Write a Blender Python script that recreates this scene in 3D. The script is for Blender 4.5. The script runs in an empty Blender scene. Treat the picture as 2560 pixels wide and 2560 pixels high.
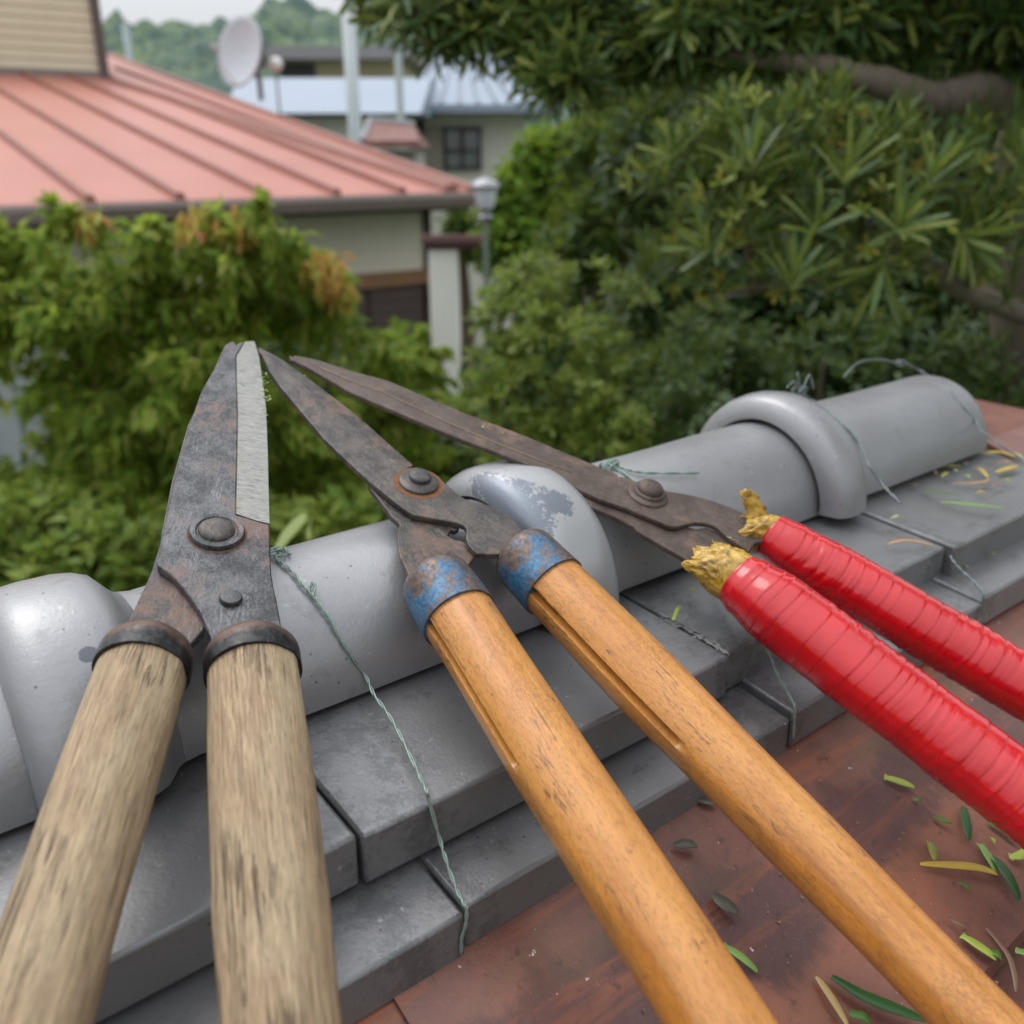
import bpy, math, random
from mathutils import Vector, Matrix, noise
random.seed(7)
C = bpy.context.scene.collection
scene = bpy.context.scene
V = Vector
PI = math.pi
rad = math.radians

# ------------------------------------------------------------------ camera
F = 2300.0; HALF = 1280.0          # focal length and half width of the frame, same unit
TH = rad(21.5); CAMZ = 3.3
CAM = V((0, 0, CAMZ))
cam_d = bpy.data.cameras.new('camera'); cam = bpy.data.objects.new('camera', cam_d); C.objects.link(cam)
cam.location = CAM; cam.rotation_euler = (PI/2 - TH, 0, 0)
cam_d.sensor_width = 36; cam_d.sensor_height = 36; cam_d.sensor_fit = 'HORIZONTAL'
cam_d.lens = 36 * F / (2*HALF)
cam_d.clip_start = 0.01; cam_d.clip_end = 3000
cam_d.dof.use_dof = True; cam_d.dof.focus_distance = 0.39; cam_d.dof.aperture_fstop = 8.8
scene.camera = cam

# ------------------------------------------------------------------ light: bright overcast
SUN_EL, SUN_AZ = rad(58), rad(-50)      # high, a little to the left and ahead
w = bpy.data.worlds.new('World'); scene.world = w; w.use_nodes = True
nt = w.node_tree; nt.nodes.clear()
sky = nt.nodes.new('ShaderNodeTexSky'); sky.sky_type = 'NISHITA'; sky.sun_disc = False
sky.sun_elevation = SUN_EL; sky.sun_rotation = SUN_AZ; sky.air_density = 1.0; sky.dust_density = 3.0
hsv = nt.nodes.new('ShaderNodeHueSaturation'); hsv.inputs['Saturation'].default_value = 0.22; hsv.inputs['Value'].default_value = 1.0
mixw = nt.nodes.new('ShaderNodeMix'); mixw.data_type = 'RGBA'; mixw.inputs[0].default_value = 0.6
mixw.inputs[7].default_value = (7.6, 7.9, 8.3, 1)      # even cloud deck, same unit as the sky texture
bg = nt.nodes.new('ShaderNodeBackground'); bg.inputs['Strength'].default_value = 0.12
wo = nt.nodes.new('ShaderNodeOutputWorld')
nt.links.new(sky.outputs[0], hsv.inputs['Color']); nt.links.new(hsv.outputs[0], mixw.inputs[6])
# overcast luminance: the cloud deck is brightest overhead and dimmer towards the horizon
tcw = nt.nodes.new('ShaderNodeTexCoord'); spw = nt.nodes.new('ShaderNodeSeparateXYZ'); mrw = nt.nodes.new('ShaderNodeMapRange')
mrw.inputs[1].default_value = 0; mrw.inputs[2].default_value = 1; mrw.inputs[3].default_value = .54; mrw.inputs[4].default_value = 1.95
sclw = nt.nodes.new('ShaderNodeVectorMath'); sclw.operation = 'SCALE'
nt.links.new(tcw.outputs['Generated'], spw.inputs[0]); nt.links.new(spw.outputs[2], mrw.inputs[0]); nt.links.new(mrw.outputs[0], sclw.inputs['Scale'])
nt.links.new(mixw.outputs[2], sclw.inputs[0]); nt.links.new(sclw.outputs[0], bg.inputs[0]); nt.links.new(bg.outputs[0], wo.inputs[0])
sl = bpy.data.lights.new('sun', 'SUN'); sl.energy = 0.75; sl.angle = rad(34); sl.color = (1, .97, .92)
so = bpy.data.objects.new('sun', sl); C.objects.link(so)
sd = V((math.sin(SUN_AZ)*math.cos(SUN_EL), math.cos(SUN_AZ)*math.cos(SUN_EL), math.sin(SUN_EL)))
so.rotation_euler = sd.to_track_quat('Z', 'Y').to_euler(); so.location = (0, 0, 30)
scene.view_settings.view_transform = 'Standard'; scene.view_settings.look = 'None'
scene.view_settings.exposure = 0.42; scene.view_settings.gamma = 1.0
scene.cycles.use_denoising = True
scene.cycles.max_bounces = 8
scene.cycles.transparent_max_bounces = 8

# ------------------------------------------------------------------ frames of reference
FW = V((0, math.cos(TH), -math.sin(TH))); UP = V((0, math.sin(TH), math.cos(TH))); RT = V((1, 0, 0))
def ray(x, y): return (x-HALF)*RT + (HALF-y)*UP + F*FW
AZ = rad(51.8)                                        # bearing of the tile ridge
RD = V((math.sin(AZ), math.cos(AZ), 0)); RN = V((RD.y, -RD.x, 0)); UZ = V((0, 0, 1))
R = 0.05; T0 = 7.3*R; Z0 = 4.47*R                     # cap radius; camera across and above the ridge
def P(s, t, z): return CAM + RD*s + RN*(t-T0) + UZ*(z-Z0)
def plane_hit(x, y, z0, m):                            # ray against the plane z = z0 - m t of the ridge section
    r = ray(x, y); k = (z0 - m*T0 - Z0)/(r.z + m*r.dot(RN))
    return CAM + r*k
def depth(p): return (p-CAM).dot(FW)
def at(x, y, Y): r = ray(x, y); return CAM + r*(Y/r.y)
def on_z(x, y, z): r = ray(x, y); return CAM + r*((z-CAMZ)/r.z)
def cap_hit(x, y, rr=R):
    r = ray(x, y); a = r.dot(RN); b = r.z
    A = a*a+b*b; B = 2*(T0*a+Z0*b); CC = T0*T0+Z0*Z0-rr*rr; D = B*B-4*A*CC
    if D < 0: k = -B/2/A
    else: k = (-B-math.sqrt(D))/2/A
    return CAM + r*k
def tz_hit(x, y, t):
    r = ray(x, y); return CAM + r*((t-T0)/r.dot(RN))

# ------------------------------------------------------------------ object helpers
def tag(o, label=None, cat=None, group=None, kind=None):
    if label: o['label'] = label
    if cat: o['category'] = cat
    if group: o['group'] = group
    if kind: o['kind'] = kind
    return o
WM = {}                              # world matrix of every object made so far
def empty(name, loc, label, cat, group=None):
    o = bpy.data.objects.new(name, None); C.objects.link(o); o.location = loc; o.empty_display_size = .02
    WM[o] = Matrix.Translation(V(loc))
    return tag(o, label, cat, group)
def mesh_obj(name, vs, fs, mat, parent=None, smooth=True, mw=None, bevel=0, autos=None):
    me = bpy.data.meshes.new(name); me.from_pydata([tuple(v) for v in vs], [], fs)
    me.materials.append(mat)
    if smooth: me.shade_smooth()
    me.update()
    o = bpy.data.objects.new(name, me); C.objects.link(o)
    if mw is not None: o.matrix_world = mw
    m0 = mw if mw is not None else Matrix.Identity(4)
    WM[o] = m0
    if parent is not None:
        o.parent = parent; o.matrix_basis = WM[parent].inverted() @ m0
    if bevel:
        b = o.modifiers.new('edge', 'BEVEL'); b.width = bevel; b.segments = 2; b.limit_method = 'ANGLE'; b.angle_limit = rad(35)
        b.harden_normals = False
    if autos is not None:
        set_sharp(me, autos)
    return o
def set_sharp(me, ang):
    import bmesh
    bm = bmesh.new(); bm.from_mesh(me); bmesh.ops.recalc_face_normals(bm, faces=bm.faces)
    for e in bm.edges:
        if len(e.link_faces) == 2 and e.calc_face_angle(0) > ang: e.smooth = False
    bm.to_mesh(me); bm.free()
class MB:
    def __init__(s): s.v = []; s.f = []
    def add(s, vs, fs):
        b = len(s.v); s.v += [V(q) for q in vs]; s.f += [tuple(i+b for i in f) for f in fs]
    def box(s, c, ax, ay, az):       # centre and half axes
        c, ax, ay, az = V(c), V(ax), V(ay), V(az)
        vs = [c+ax*i+ay*j+az*k for i in (-1, 1) for j in (-1, 1) for k in (-1, 1)]
        s.add(vs, [(0, 1, 3, 2), (4, 6, 7, 5), (0, 4, 5, 1), (2, 3, 7, 6), (0, 2, 6, 4), (1, 5, 7, 3)])
    def hull8(s, a, b):              # two quads a,b of 4 points
        s.add(list(a)+list(b), [(3, 2, 1, 0), (4, 5, 6, 7), (0, 1, 5, 4), (1, 2, 6, 5), (2, 3, 7, 6), (3, 0, 4, 7)])
    def tube(s, pts, rr, n=8):
        pts = [V(p) for p in pts]; L = len(pts)
        rs = rr if isinstance(rr, (list, tuple)) else [rr]*L
        prev = None; vs = []; fs = []
        for i, p in enumerate(pts):
            d = (pts[min(i+1, L-1)]-pts[max(i-1, 0)])
            if d.length < 1e-9: d = V((0, 0, 1))
            d.normalize()
            if prev is None:
                a = d.orthogonal().normalized()
            else:
                a = (prev - d*prev.dot(d)); a = a.normalized() if a.length > 1e-6 else d.orthogonal().normalized()
            prev = a; b = d.cross(a)
            for k in range(n):
                q = 2*PI*k/n; vs.append(p+(a*math.cos(q)+b*math.sin(q))*rs[i])
        for i in range(L-1):
            for k in range(n):
                fs.append((i*n+k, i*n+(k+1) % n, (i+1)*n+(k+1) % n, (i+1)*n+k))
        fs.append(tuple(range(n-1, -1, -1))); fs.append(tuple((L-1)*n+k for k in range(n)))
        s.add(vs, fs)
    def build(s, name, mat, parent=None, smooth=False, bevel=0, autos=None, mw=None):
        return mesh_obj(name, s.v, s.f, mat, parent, smooth, mw=mw, bevel=bevel, autos=autos)
def lathe(prof, n=48, fn=None):
    """profile [(z, r)] round local z; fn(z, ang, r) may alter the radius"""
    vs = []; fs = []
    for z, r in prof:
        for k in range(n):
            a = 2*PI*k/n; q = fn(z, a, r) if fn else r
            vs.append((q*math.cos(a), q*math.sin(a), z))
    L = len(prof)
    for i in range(L-1):
        for k in range(n):
            fs.append((i*n+k, i*n+(k+1) % n, (i+1)*n+(k+1) % n, (i+1)*n+k))
    fs.append(tuple(range(n-1, -1, -1))); fs.append(tuple((L-1)*n+k for k in range(n)))
    return vs, fs
def frame(o, zdir, xref):
    z = V(zdir).normalized(); x = V(xref); x = (x - z*x.dot(z)).normalized(); y = z.cross(x)
    m = Matrix((x, y, z)).transposed().to_4x4(); m.translation = o
    return m
def catmull(pts, n=6):
    out = []; L = len(pts)
    for i in range(L-1):
        p0, p1, p2, p3 = pts[max(i-1, 0)], pts[i], pts[i+1], pts[min(i+2, L-1)]
        for k in range(n):
            t = k/n
            out.append(tuple(.5*((2*b)+(-a+c)*t+(2*a-5*b+4*c-d)*t*t+(-a+3*b-3*c+d)*t**3) for a, b, c, d in zip(p0, p1, p2, p3)))
    out.append(tuple(pts[-1])); return out

# ------------------------------------------------------------------ material helpers
class N:
    def __init__(s, name):
        s.m = bpy.data.materials.new(name); s.m.use_nodes = True; s.t = s.m.node_tree; s.t.nodes.clear()
        s.out = s.t.nodes.new('ShaderNodeOutputMaterial'); s.b = s.t.nodes.new('ShaderNodeBsdfPrincipled')
        s.t.links.new(s.b.outputs[0], s.out.inputs[0]); s.tc = s.t.nodes.new('ShaderNodeTexCoord')
    def link(s, a, b): s.t.links.new(a, b)
    def val(s, sock, v):
        if hasattr(v, 'is_output'): s.link(v, sock)
        else: sock.default_value = v
    def mapping(s, scale=(1, 1, 1), src='Object', rot=(0, 0, 0), loc=(0, 0, 0)):
        m = s.t.nodes.new('ShaderNodeMapping'); m.inputs['Scale'].default_value = scale
        m.inputs['Rotation'].default_value = rot; m.inputs['Location'].default_value = loc
        s.link(s.tc.outputs[src], m.inputs[0]); return m.outputs[0]
    def noise(s, scale, detail=6, rough=.55, vec=None, dist=0):
        n = s.t.nodes.new('ShaderNodeTexNoise'); n.inputs['Scale'].default_value = scale
        n.inputs['Detail'].default_value = detail; n.inputs['Roughness'].default_value = rough; n.inputs['Distortion'].default_value = dist
        s.link(vec if vec is not None else s.tc.outputs['Object'], n.inputs['Vector']); return n.outputs['Fac']
    def voro(s, scale, vec=None, feature='F1'):
        n = s.t.nodes.new('ShaderNodeTexVoronoi'); n.feature = feature; n.inputs['Scale'].default_value = scale
        s.link(vec if vec is not None else s.tc.outputs['Object'], n.inputs['Vector']); return n.outputs['Distance']
    def ramp(s, fac, stops):
        r = s.t.nodes.new('ShaderNodeValToRGB'); e = r.color_ramp.elements
        while len(e) < len(stops): e.new(.5)
        for i, (p, c) in enumerate(stops):
            e[i].position = p; e[i].color = c if len(c) == 4 else (*c, 1)
        s.link(fac, r.inputs[0]); return r.outputs[0]
    def mask(s, fac, lo, hi):
        r = s.t.nodes.new('ShaderNodeMapRange'); r.inputs[1].default_value = lo; r.inputs[2].default_value = hi
        s.link(fac, r.inputs[0]); r.clamp = True; return r.outputs[0]
    def mix(s, fac, a, b, mode='MIX'):
        m = s.t.nodes.new('ShaderNodeMix'); m.data_type = 'RGBA'; m.blend_type = mode
        s.val(m.inputs[0], fac)
        for sock, v in ((m.inputs[6], a), (m.inputs[7], b)):
            if hasattr(v, 'is_output'): s.link(v, sock)
            else: sock.default_value = (*v, 1) if len(v) == 3 else v
        return m.outputs[2]
    def math(s, op, a, b=0.0):
        m = s.t.nodes.new('ShaderNodeMath'); m.operation = op; s.val(m.inputs[0], a); s.val(m.inputs[1], b); return m.outputs[0]
    def bump(s, h, strength=.3, dist=.001, prev=None):
        b = s.t.nodes.new('ShaderNodeBump'); b.inputs['Strength'].default_value = strength; b.inputs['Distance'].default_value = dist
        s.link(h, b.inputs['Height'])
        if prev is not None: s.link(prev, b.inputs['Normal'])
        return b.outputs[0]
    def done(s, color, rough=.5, metal=0, normal=None, coat=0, coat_rough=.1, spec=.5):
        if hasattr(color, 'is_output'): s.link(color, s.b.inputs['Base Color'])
        else: s.b.inputs['Base Color'].default_value = (*color, 1)
        s.val(s.b.inputs['Roughness'], rough); s.val(s.b.inputs['Metallic'], metal)
        s.b.inputs['Specular IOR Level'].default_value = spec
        s.val(s.b.inputs['Coat Weight'], coat); s.b.inputs['Coat Roughness'].default_value = coat_rough
        if normal is not None: s.link(normal, s.b.inputs['Normal'])
        return s.m
def plain(name, col, rough=.6, metal=0, var=.12, scale=6, coat=0):
    n = N(name); f = n.noise(scale, 5)
    c = n.mix(f, tuple(x*(1-var) for x in col), tuple(min(1, x*(1+var)) for x in col))
    return n.done(c, rough, metal, coat=coat)

def m_tile(name='smoked_tile', base=(.29, .29, .30), blotch=.5, seed=0.0, joints=(), spots=()):
    n = N(name); g = n.mapping(src='Object', loc=(seed, seed, 0))
    big = n.noise(9, 5, .6, g); mid = n.noise(45, 6, .65, g); fine = n.noise(620, 4, .6, g)
    sp = n.voro(120, g)
    c = n.mix(n.mask(big, .35, .7), tuple(x*.86 for x in base), tuple(x*1.14 for x in base))
    c = n.mix(n.math('MULTIPLY', n.mask(mid, .58, .74), blotch), c, (.12, .122, .13))
    c = n.mix(n.math('MULTIPLY', n.mask(sp, .09, .05), .7), c, (.05, .05, .055))
    c = n.mix(n.math('MULTIPLY', n.mask(n.noise(160, 5, .75, g), .63, .70), .45), c, (.52, .52, .53))
    c = n.mix(n.math('MULTIPLY', n.mask(n.noise(300, 5, .75, g), .66, .70), .5), c, (.09, .09, .095))
    if joints:            # mould that has settled beside the joints and along the outer arris
        sep = n.t.nodes.new('ShaderNodeSeparateXYZ'); n.link(n.tc.outputs['Object'], sep.inputs[0]); near = None
        for j in joints:
            q = n.mask(n.math('ABSOLUTE', n.math('SUBTRACT', sep.outputs[0], j)), .045, .0)
            near = q if near is None else n.math('MAXIMUM', near, q)
        for j, wd in ((.062, .022), (.132, .012), (.112, .010)):
            q = n.math('MULTIPLY', n.mask(n.math('ABSOLUTE', n.math('SUBTRACT', sep.outputs[1], j)), wd, .0), .75); near = n.math('MAXIMUM', near, q)
        m_ = n.mask(n.math('ADD', n.math('MULTIPLY', near, .22), n.math('ADD', n.math('MULTIPLY', n.noise(60, 6, .75, g), .6), n.math('MULTIPLY', n.noise(380, 4, .8, g), .4))), .66, .74)
        c = n.mix(n.math('MULTIPLY', m_, .42), c, (.055, .056, .06))
    if spots: c = n.mix(n.math('MULTIPLY', spots_mask(n, g, spots, .35, .3), .85), c, (.075, .085, .105))
    ro = n.math('ADD', n.math('MULTIPLY', mid, .24), .28)
    b = n.bump(fine, .28, .0005); b = n.bump(n.noise(150, 3, .5, g), .16, .0010, b)
    return n.done(c, ro, .45, b, spec=.5)
def spots_mask(n, g, spots, warp=.5, fine=.25):
    acc = None; w1_ = n.noise(60, 6, .75); w2_ = n.noise(330, 4, .8)
    for p, r in spots:
        vm = n.t.nodes.new('ShaderNodeVectorMath'); vm.operation = 'DISTANCE'; n.link(n.tc.outputs['Object'], vm.inputs[0]); vm.inputs[1].default_value = p
        d = n.math('ADD', n.math('MULTIPLY', vm.outputs['Value'], 1.0/r), n.math('ADD', n.math('MULTIPLY', n.math('SUBTRACT', w1_, .5), warp*2), n.math('MULTIPLY', n.math('SUBTRACT', w2_, .5), fine*2)))
        q = n.mask(d, 1.06, .94); acc = q if acc is None else n.math('MAXIMUM', acc, q)
    return acc
def m_tile_worn(spots):
    n = N('worn_collar_tile'); g = n.mapping(src='Object')
    base = n.mix(n.noise(12, 5, .6, g), (.30, .305, .315), (.42, .425, .43))
    patch = spots_mask(n, g, spots, .8, 1.1)
    c = n.mix(n.math('MULTIPLY', patch, .85), base, n.mix(n.noise(40, 4, .6), (.10, .115, .13), (.17, .20, .26)))
    fine = n.noise(620, 4, .6, g)
    return n.done(c, .38, .4, n.bump(fine, .28, .0005))
def m_steel(name, dark, light, rust, rust_amt=.5, metal=.75, scale=60, rough=.5, specks=.5):
    n = N(name); g = n.mapping(src='Object')
    a = n.noise(scale, 8, .75, g); b = n.noise(scale*.25, 6, .65, g); fine = n.noise(900, 4, .7, g)
    c = n.mix(n.mask(n.math('ADD', n.math('MULTIPLY', a, .7), n.math('MULTIPLY', fine, .3)), .42, .58), dark, light)
    rm = n.mask(n.math('ADD', b, n.math('MULTIPLY', a, .45)), .86-rust_amt*.3, .98-rust_amt*.18)
    c = n.mix(n.math('MULTIPLY', rm, .8), c, rust)
    sp = n.mask(n.noise(380, 5, .8, g), .57, .66)
    c = n.mix(n.math('MULTIPLY', n.math('MULTIPLY', sp, n.mask(b, .38, .58)), specks), c, tuple(x*1.15 for x in rust))
    sc = n.noise(140, 4, .7, n.mapping((.12, 1, 1), rot=(0, 0, .6), loc=(5, 2, 1)), .5)
    scr = n.math('MULTIPLY', n.mask(n.math('ABSOLUTE', n.math('SUBTRACT', sc, .5)), .018, .004), n.mask(n.noise(50, 3, .6, g), .50, .58))
    c = n.mix(n.math('MULTIPLY', scr, .28), c, tuple(min(.6, x*2.2) for x in light))
    mt = n.math('MULTIPLY', n.math('SUBTRACT', 1.0, n.math('MULTIPLY', rm, .85)), metal)
    ro = n.math('ADD', n.math('MULTIPLY', a, .25), rough-.10)
    bb = n.bump(fine, .35, .0006); bb = n.bump(n.noise(170, 5, .6, g), .45, .0014, bb)
    return n.done(c, ro, mt, bb)
def m_ground_edge():
    n = N('ground_steel'); g = n.mapping((1, .22, 1), rot=(0, 0, rad(35)))
    st = n.noise(900, 4, .7, g); a = n.noise(60, 5, .6)
    c = n.mix(n.mask(st, .36, .66), (.22, .218, .20), (.36, .355, .33))
    c = n.mix(n.math('MULTIPLY', n.mask(n.noise(420, 3, .6, n.mapping((1, .35, 1), rot=(0, 0, .6))), .60, .68), .6), c, (.08, .08, .075))
    c = n.mix(n.math('MULTIPLY', n.mask(a, .55, .7), .3), c, (.3, .27, .2))
    return n.done(c, .45, .6, n.bump(st, .12, .0004))
def m_old_wood():
    n = N('weathered_oak'); g = n.mapping((1, 1, .075)); g2 = n.mapping((1, 1, .16))
    gr = n.noise(950, 6, .75, n.mapping((1, 1, .045)), .5); br = n.noise(130, 6, .7, n.mapping((1, 1, .10)), .8); pat = n.noise(30, 6, .65, n.mapping((1, 1, .4)))
    c = n.ramp(gr, [(.32, (.13, .088, .052)), (.45, (.28, .20, .122)), (.56, (.43, .31, .19)), (.72, (.59, .445, .285))])
    c = n.mix(n.math('MULTIPLY', n.mask(br, .46, .68), .65), c, (.25, .17, .10))
    c = n.mix(n.math('MULTIPLY', n.mask(pat, .46, .64), .55), c, (.47, .385, .25))
    cv = n.noise(190, 4, .6, n.mapping((1, 1, .06), loc=(3, 1, 2)), .5)
    crack = n.math('MULTIPLY', n.mask(n.math('ABSOLUTE', n.math('SUBTRACT', cv, .5)), .030, .008), n.mask(n.noise(38, 3, .5, n.mapping((1, 1, .5), loc=(7, 1, 2))), .47, .55))
    c = n.mix(n.math('MULTIPLY', crack, .65), c, (.035, .022, .014))
    fl = n.noise(1500, 4, .75, n.mapping((1, 1, .09), loc=(1, 2, 3)))
    c = n.mix(n.math('MULTIPLY', n.mask(fl, .52, .62), .6), c, (.15, .10, .055))
    b = n.bump(gr, .6, .0012); b = n.bump(n.math('SUBTRACT', 1.0, crack), .8, .0015, b); b = n.bump(n.noise(1500, 3, .6, n.mapping((1, 1, .4))), .3, .0005, b)
    return n.done(c, .62, 0, b, spec=.35)
def m_varnish():
    n = N('varnished_beech'); g = n.mapping((1, 1, .05)); g2 = n.mapping((1, 1, .22))
    gr = n.noise(160, 6, .65, g, .3); blot = n.noise(38, 6, .65, g2); fine = n.noise(1100, 4, .7, n.mapping((1, 1, .3)))
    c = n.ramp(gr, [(.3, (.31, .105, .013)), (.5, (.47, .18, .027)), (.72, (.58, .25, .05))])
    c = n.mix(n.mask(blot, .40, .66), c, (.60, .285, .075))
    c = n.mix(n.math('MULTIPLY', n.mask(n.noise(24, 5, .6, g2), .52, .72), .6), c, (.33, .13, .022))
    c = n.mix(n.math('MULTIPLY', n.mask(fine, .50, .62), .5), c, (.25, .095, .02))
    v = n.voro(650, n.mapping((1, 1, .5)), 'DISTANCE_TO_EDGE')
    cr = n.math('MULTIPLY', n.mask(v, .16, .04), n.mask(n.noise(40, 4, .6), .50, .62))
    c = n.mix(n.math('MULTIPLY', cr, .38), c, (.18, .08, .02))
    sc = n.noise(150, 4, .7, n.mapping((1, 1, .12), rot=(.12, .08, 0), loc=(5, 2, 1)), .4)
    scr = n.math('MULTIPLY', n.mask(n.math('ABSOLUTE', n.math('SUBTRACT', sc, .5)), .022, .006), n.mask(n.noise(70, 3, .6, n.mapping((1, 1, .5))), .54, .60))
    c = n.mix(n.math('MULTIPLY', scr, .75), c, (.12, .05, .018))
    dn = n.mask(n.noise(230, 4, .6, n.mapping((1.2, .5, .4), rot=(.4, .3, .5))), .69, .72)
    c = n.mix(n.math('MULTIPLY', dn, .8), c, (.14, .07, .035))
    wear = n.math('MULTIPLY', n.mask(n.noise(20, 5, .6, n.mapping((1, 1, .18), loc=(2, 9, 4))), .53, .64), n.mask(n.noise(600, 4, .75, n.mapping((1, 1, .15), rot=(.2, .1, 0))), .45, .62))
    c = n.mix(n.math('MULTIPLY', wear, .55), c, (.22, .19, .11))
    b = n.bump(fine, .18, .0005); b = n.bump(n.math('SUBTRACT', 1.0, dn), .4, .0006, b)
    ro = n.math('ADD', n.math('MULTIPLY', blot, .3), .27)
    return n.done(c, ro, 0, b, coat=.35, coat_rough=.22, spec=.5)
def m_red_tape():
    n = N('red_vinyl_tape'); a = n.noise(50, 5, .6)
    c = n.mix(n.mask(a, .35, .7), (.44, .004, .008), (.56, .008, .014))
    c = n.mix(n.math('MULTIPLY', n.mask(n.noise(330, 4, .7), .66, .72), .6), c, (.12, .01, .01))
    gri = n.mask(n.noise(28, 6, .7, n.mapping((1, 1, .6))), .52, .68); c = n.mix(n.math('MULTIPLY', gri, .35), c, (.30, .02, .02))
    b = n.bump(n.noise(260, 3, .55), .10, .0006); b = n.bump(n.noise(70, 4, .6, n.mapping((1, 1, .5))), .30, .0016, b)
    ro = n.math('ADD', n.math('MULTIPLY', gri, .22), .20)
    return n.done(c, ro, 0, b, coat=.4, coat_rough=.12)
def m_yellow_tape():
    n = N('yellow_old_tape'); a = n.noise(120, 6, .7); w_ = n.noise(160, 5, .75, dist=1.2)
    c = n.ramp(a, [(.3, (.24, .125, .010)), (.5, (.46, .27, .022)), (.7, (.58, .39, .05))])
    c = n.mix(n.math('MULTIPLY', n.mask(w_, .47, .40), .8), c, (.12, .065, .012))
    return n.done(c, .34, 0, n.bump(w_, .5, .0012), coat=.3)
def m_blue_ferrule():
    n = N('chipped_blue_paint'); a = n.noise(75, 9, .72); b_ = n.noise(18, 5, .6); s_ = n.noise(420, 5, .7)
    blue = n.mix(n.mask(s_, .35, .65), (.014, .060, .135), (.07, .19, .31))
    wear = n.mask(n.math('ADD', n.math('ADD', n.math('MULTIPLY', a, .75), n.math('MULTIPLY', s_, .35)), n.math('MULTIPLY', b_, .45)), .735, .81)
    metal = n.mix(n.mask(s_, .4, .62), (.06, .05, .047), (.17, .10, .07))
    c = n.mix(wear, blue, metal)
    # bare at the rounded end of the socket
    sep = n.t.nodes.new('ShaderNodeSeparateXYZ'); n.link(n.tc.outputs['Object'], sep.inputs[0])
    top = n.mask(n.math('ADD', sep.outputs[2], n.math('MULTIPLY', a, .022)), -.0085, -.0155)
    c = n.mix(n.math('MULTIPLY', top, .9), c, metal)
    return n.done(c, n.math('ADD', n.math('MULTIPLY', a, .25), .28), .25, n.bump(n.math('SUBTRACT', 1.0, wear), .35, .0004), coat=.1)
def m_black_ferrule():
    n = N('black_ferrule'); a = n.noise(70, 8, .7); s_ = n.noise(420, 4, .7)
    sep = n.t.nodes.new('ShaderNodeSeparateXYZ'); n.link(n.tc.outputs['Object'], sep.inputs[0])
    rim = n.mask(n.math('ADD', sep.outputs[2], n.math('MULTIPLY', a, .014)), .0025, -.0015)
    c = n.mix(n.mask(s_, .4, .66), (.012, .012, .013), (.05, .05, .053))
    c = n.mix(n.math('MULTIPLY', rim, .8), c, n.mix(s_, (.10, .045, .025), (.22, .15, .12)))
    return n.done(c, n.math('ADD', n.math('MULTIPLY', a, .3), .25), .55, n.bump(a, .4, .0008))
def m_metal_roof(bands=1.0):
    n = N('brown_metal_roof')
    sep = n.t.nodes.new('ShaderNodeSeparateXYZ'); n.link(n.tc.outputs['Object'], sep.inputs[0])   # x along the ridge, y down the roof
    tt = sep.outputs[1]
    a = n.noise(14, 7, .62); b_ = n.noise(60, 7, .68); f = n.noise(420, 5, .7); big = n.noise(5, 4, .6)
    c = n.mix(n.mask(a, .35, .68), (.135, .052, .037), (.235, .10, .072))
    c = n.mix(n.math('MULTIPLY', n.mask(b_, .58, .72), .5), c, (.085, .042, .038))
    # worn orange band beside the tiles, torn purple-black edge further down
    wob = n.math('MULTIPLY', n.noise(22, 6, .68, n.mapping((1.0, .45, 1))), .085)
    e = n.math('ADD', tt, wob)
    dark = n.math('MULTIPLY', n.mask(e, .212, .222), n.mask(e, .268, .250))
    c = n.mix(n.math('MULTIPLY', dark, .55), c, (.040, .021, .028))
    streak = n.noise(26, 6, .7, n.mapping((.16, 1.6, 1)))
    near = n.math('MULTIPLY', n.mask(tt, .235, .175), bands)
    c = n.mix(n.math('MULTIPLY', n.math('MULTIPLY', n.mask(streak, .53, .64), near), .72), c, (.38, .115, .04))
    c = n.mix(n.math('MULTIPLY', n.math('MULTIPLY', n.mask(n.noise(18, 5, .6, n.mapping((.4, 1.6, 1), loc=(4, 2, 0))), .52, .66), near), .6), c, (.13, .085, .035))
    c = n.mix(n.math('MULTIPLY', n.math('MULTIPLY', n.mask(n.math('SUBTRACT', e, 0.0), .250, .262), n.mask(e, .30, .27)), .45), c, (.36, .14, .075))
    c = n.mix(n.math('MULTIPLY', n.mask(f, .63, .71), .6), c, (.32, .20, .17))
    c = n.mix(n.math('MULTIPLY', n.mask(n.noise(110, 7, .78), .58, .66), .65), c, (.035, .018, .015))
    c = n.mix(n.math('MULTIPLY', n.mask(n.noise(230, 3, .5), .735, .75), .9), c, (.55, .52, .5))
    ro = n.math('ADD', n.math('MULTIPLY', b_, .35), .34)
    b = n.bump(f, .35, .0006); b = n.bump(b_, .35, .0020, b)
    return n.done(c, ro, .05, b, coat=.25, coat_rough=.22)
def m_leaf(name, cols, trans=.35, rough=.45, tscale=1.0):
    n = N(name); gi = n.t.nodes.new('ShaderNodeNewGeometry')
    c = n.ramp(gi.outputs['Random Per Island'], [(i/(len(cols)-1) if len(cols) > 1 else 0, q) for i, q in enumerate(cols)])
    c = n.mix(n.math('MULTIPLY', n.noise(5, 3, .6), .5), c, n.mix(.5, c, (.02, .035, .01)))
    n.done(c, rough, 0, spec=.22)
    tr = n.t.nodes.new('ShaderNodeBsdfTranslucent'); n.link(n.mix(.5, c, (.42, .52, .08)), tr.inputs[0])
    ms = n.t.nodes.new('ShaderNodeMixShader'); ms.inputs[0].default_value = trans
    n.link(n.b.outputs[0], ms.inputs[1]); n.link(tr.outputs[0], ms.inputs[2]); n.link(ms.outputs[0], n.out.inputs[0])
    return n.m
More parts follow.
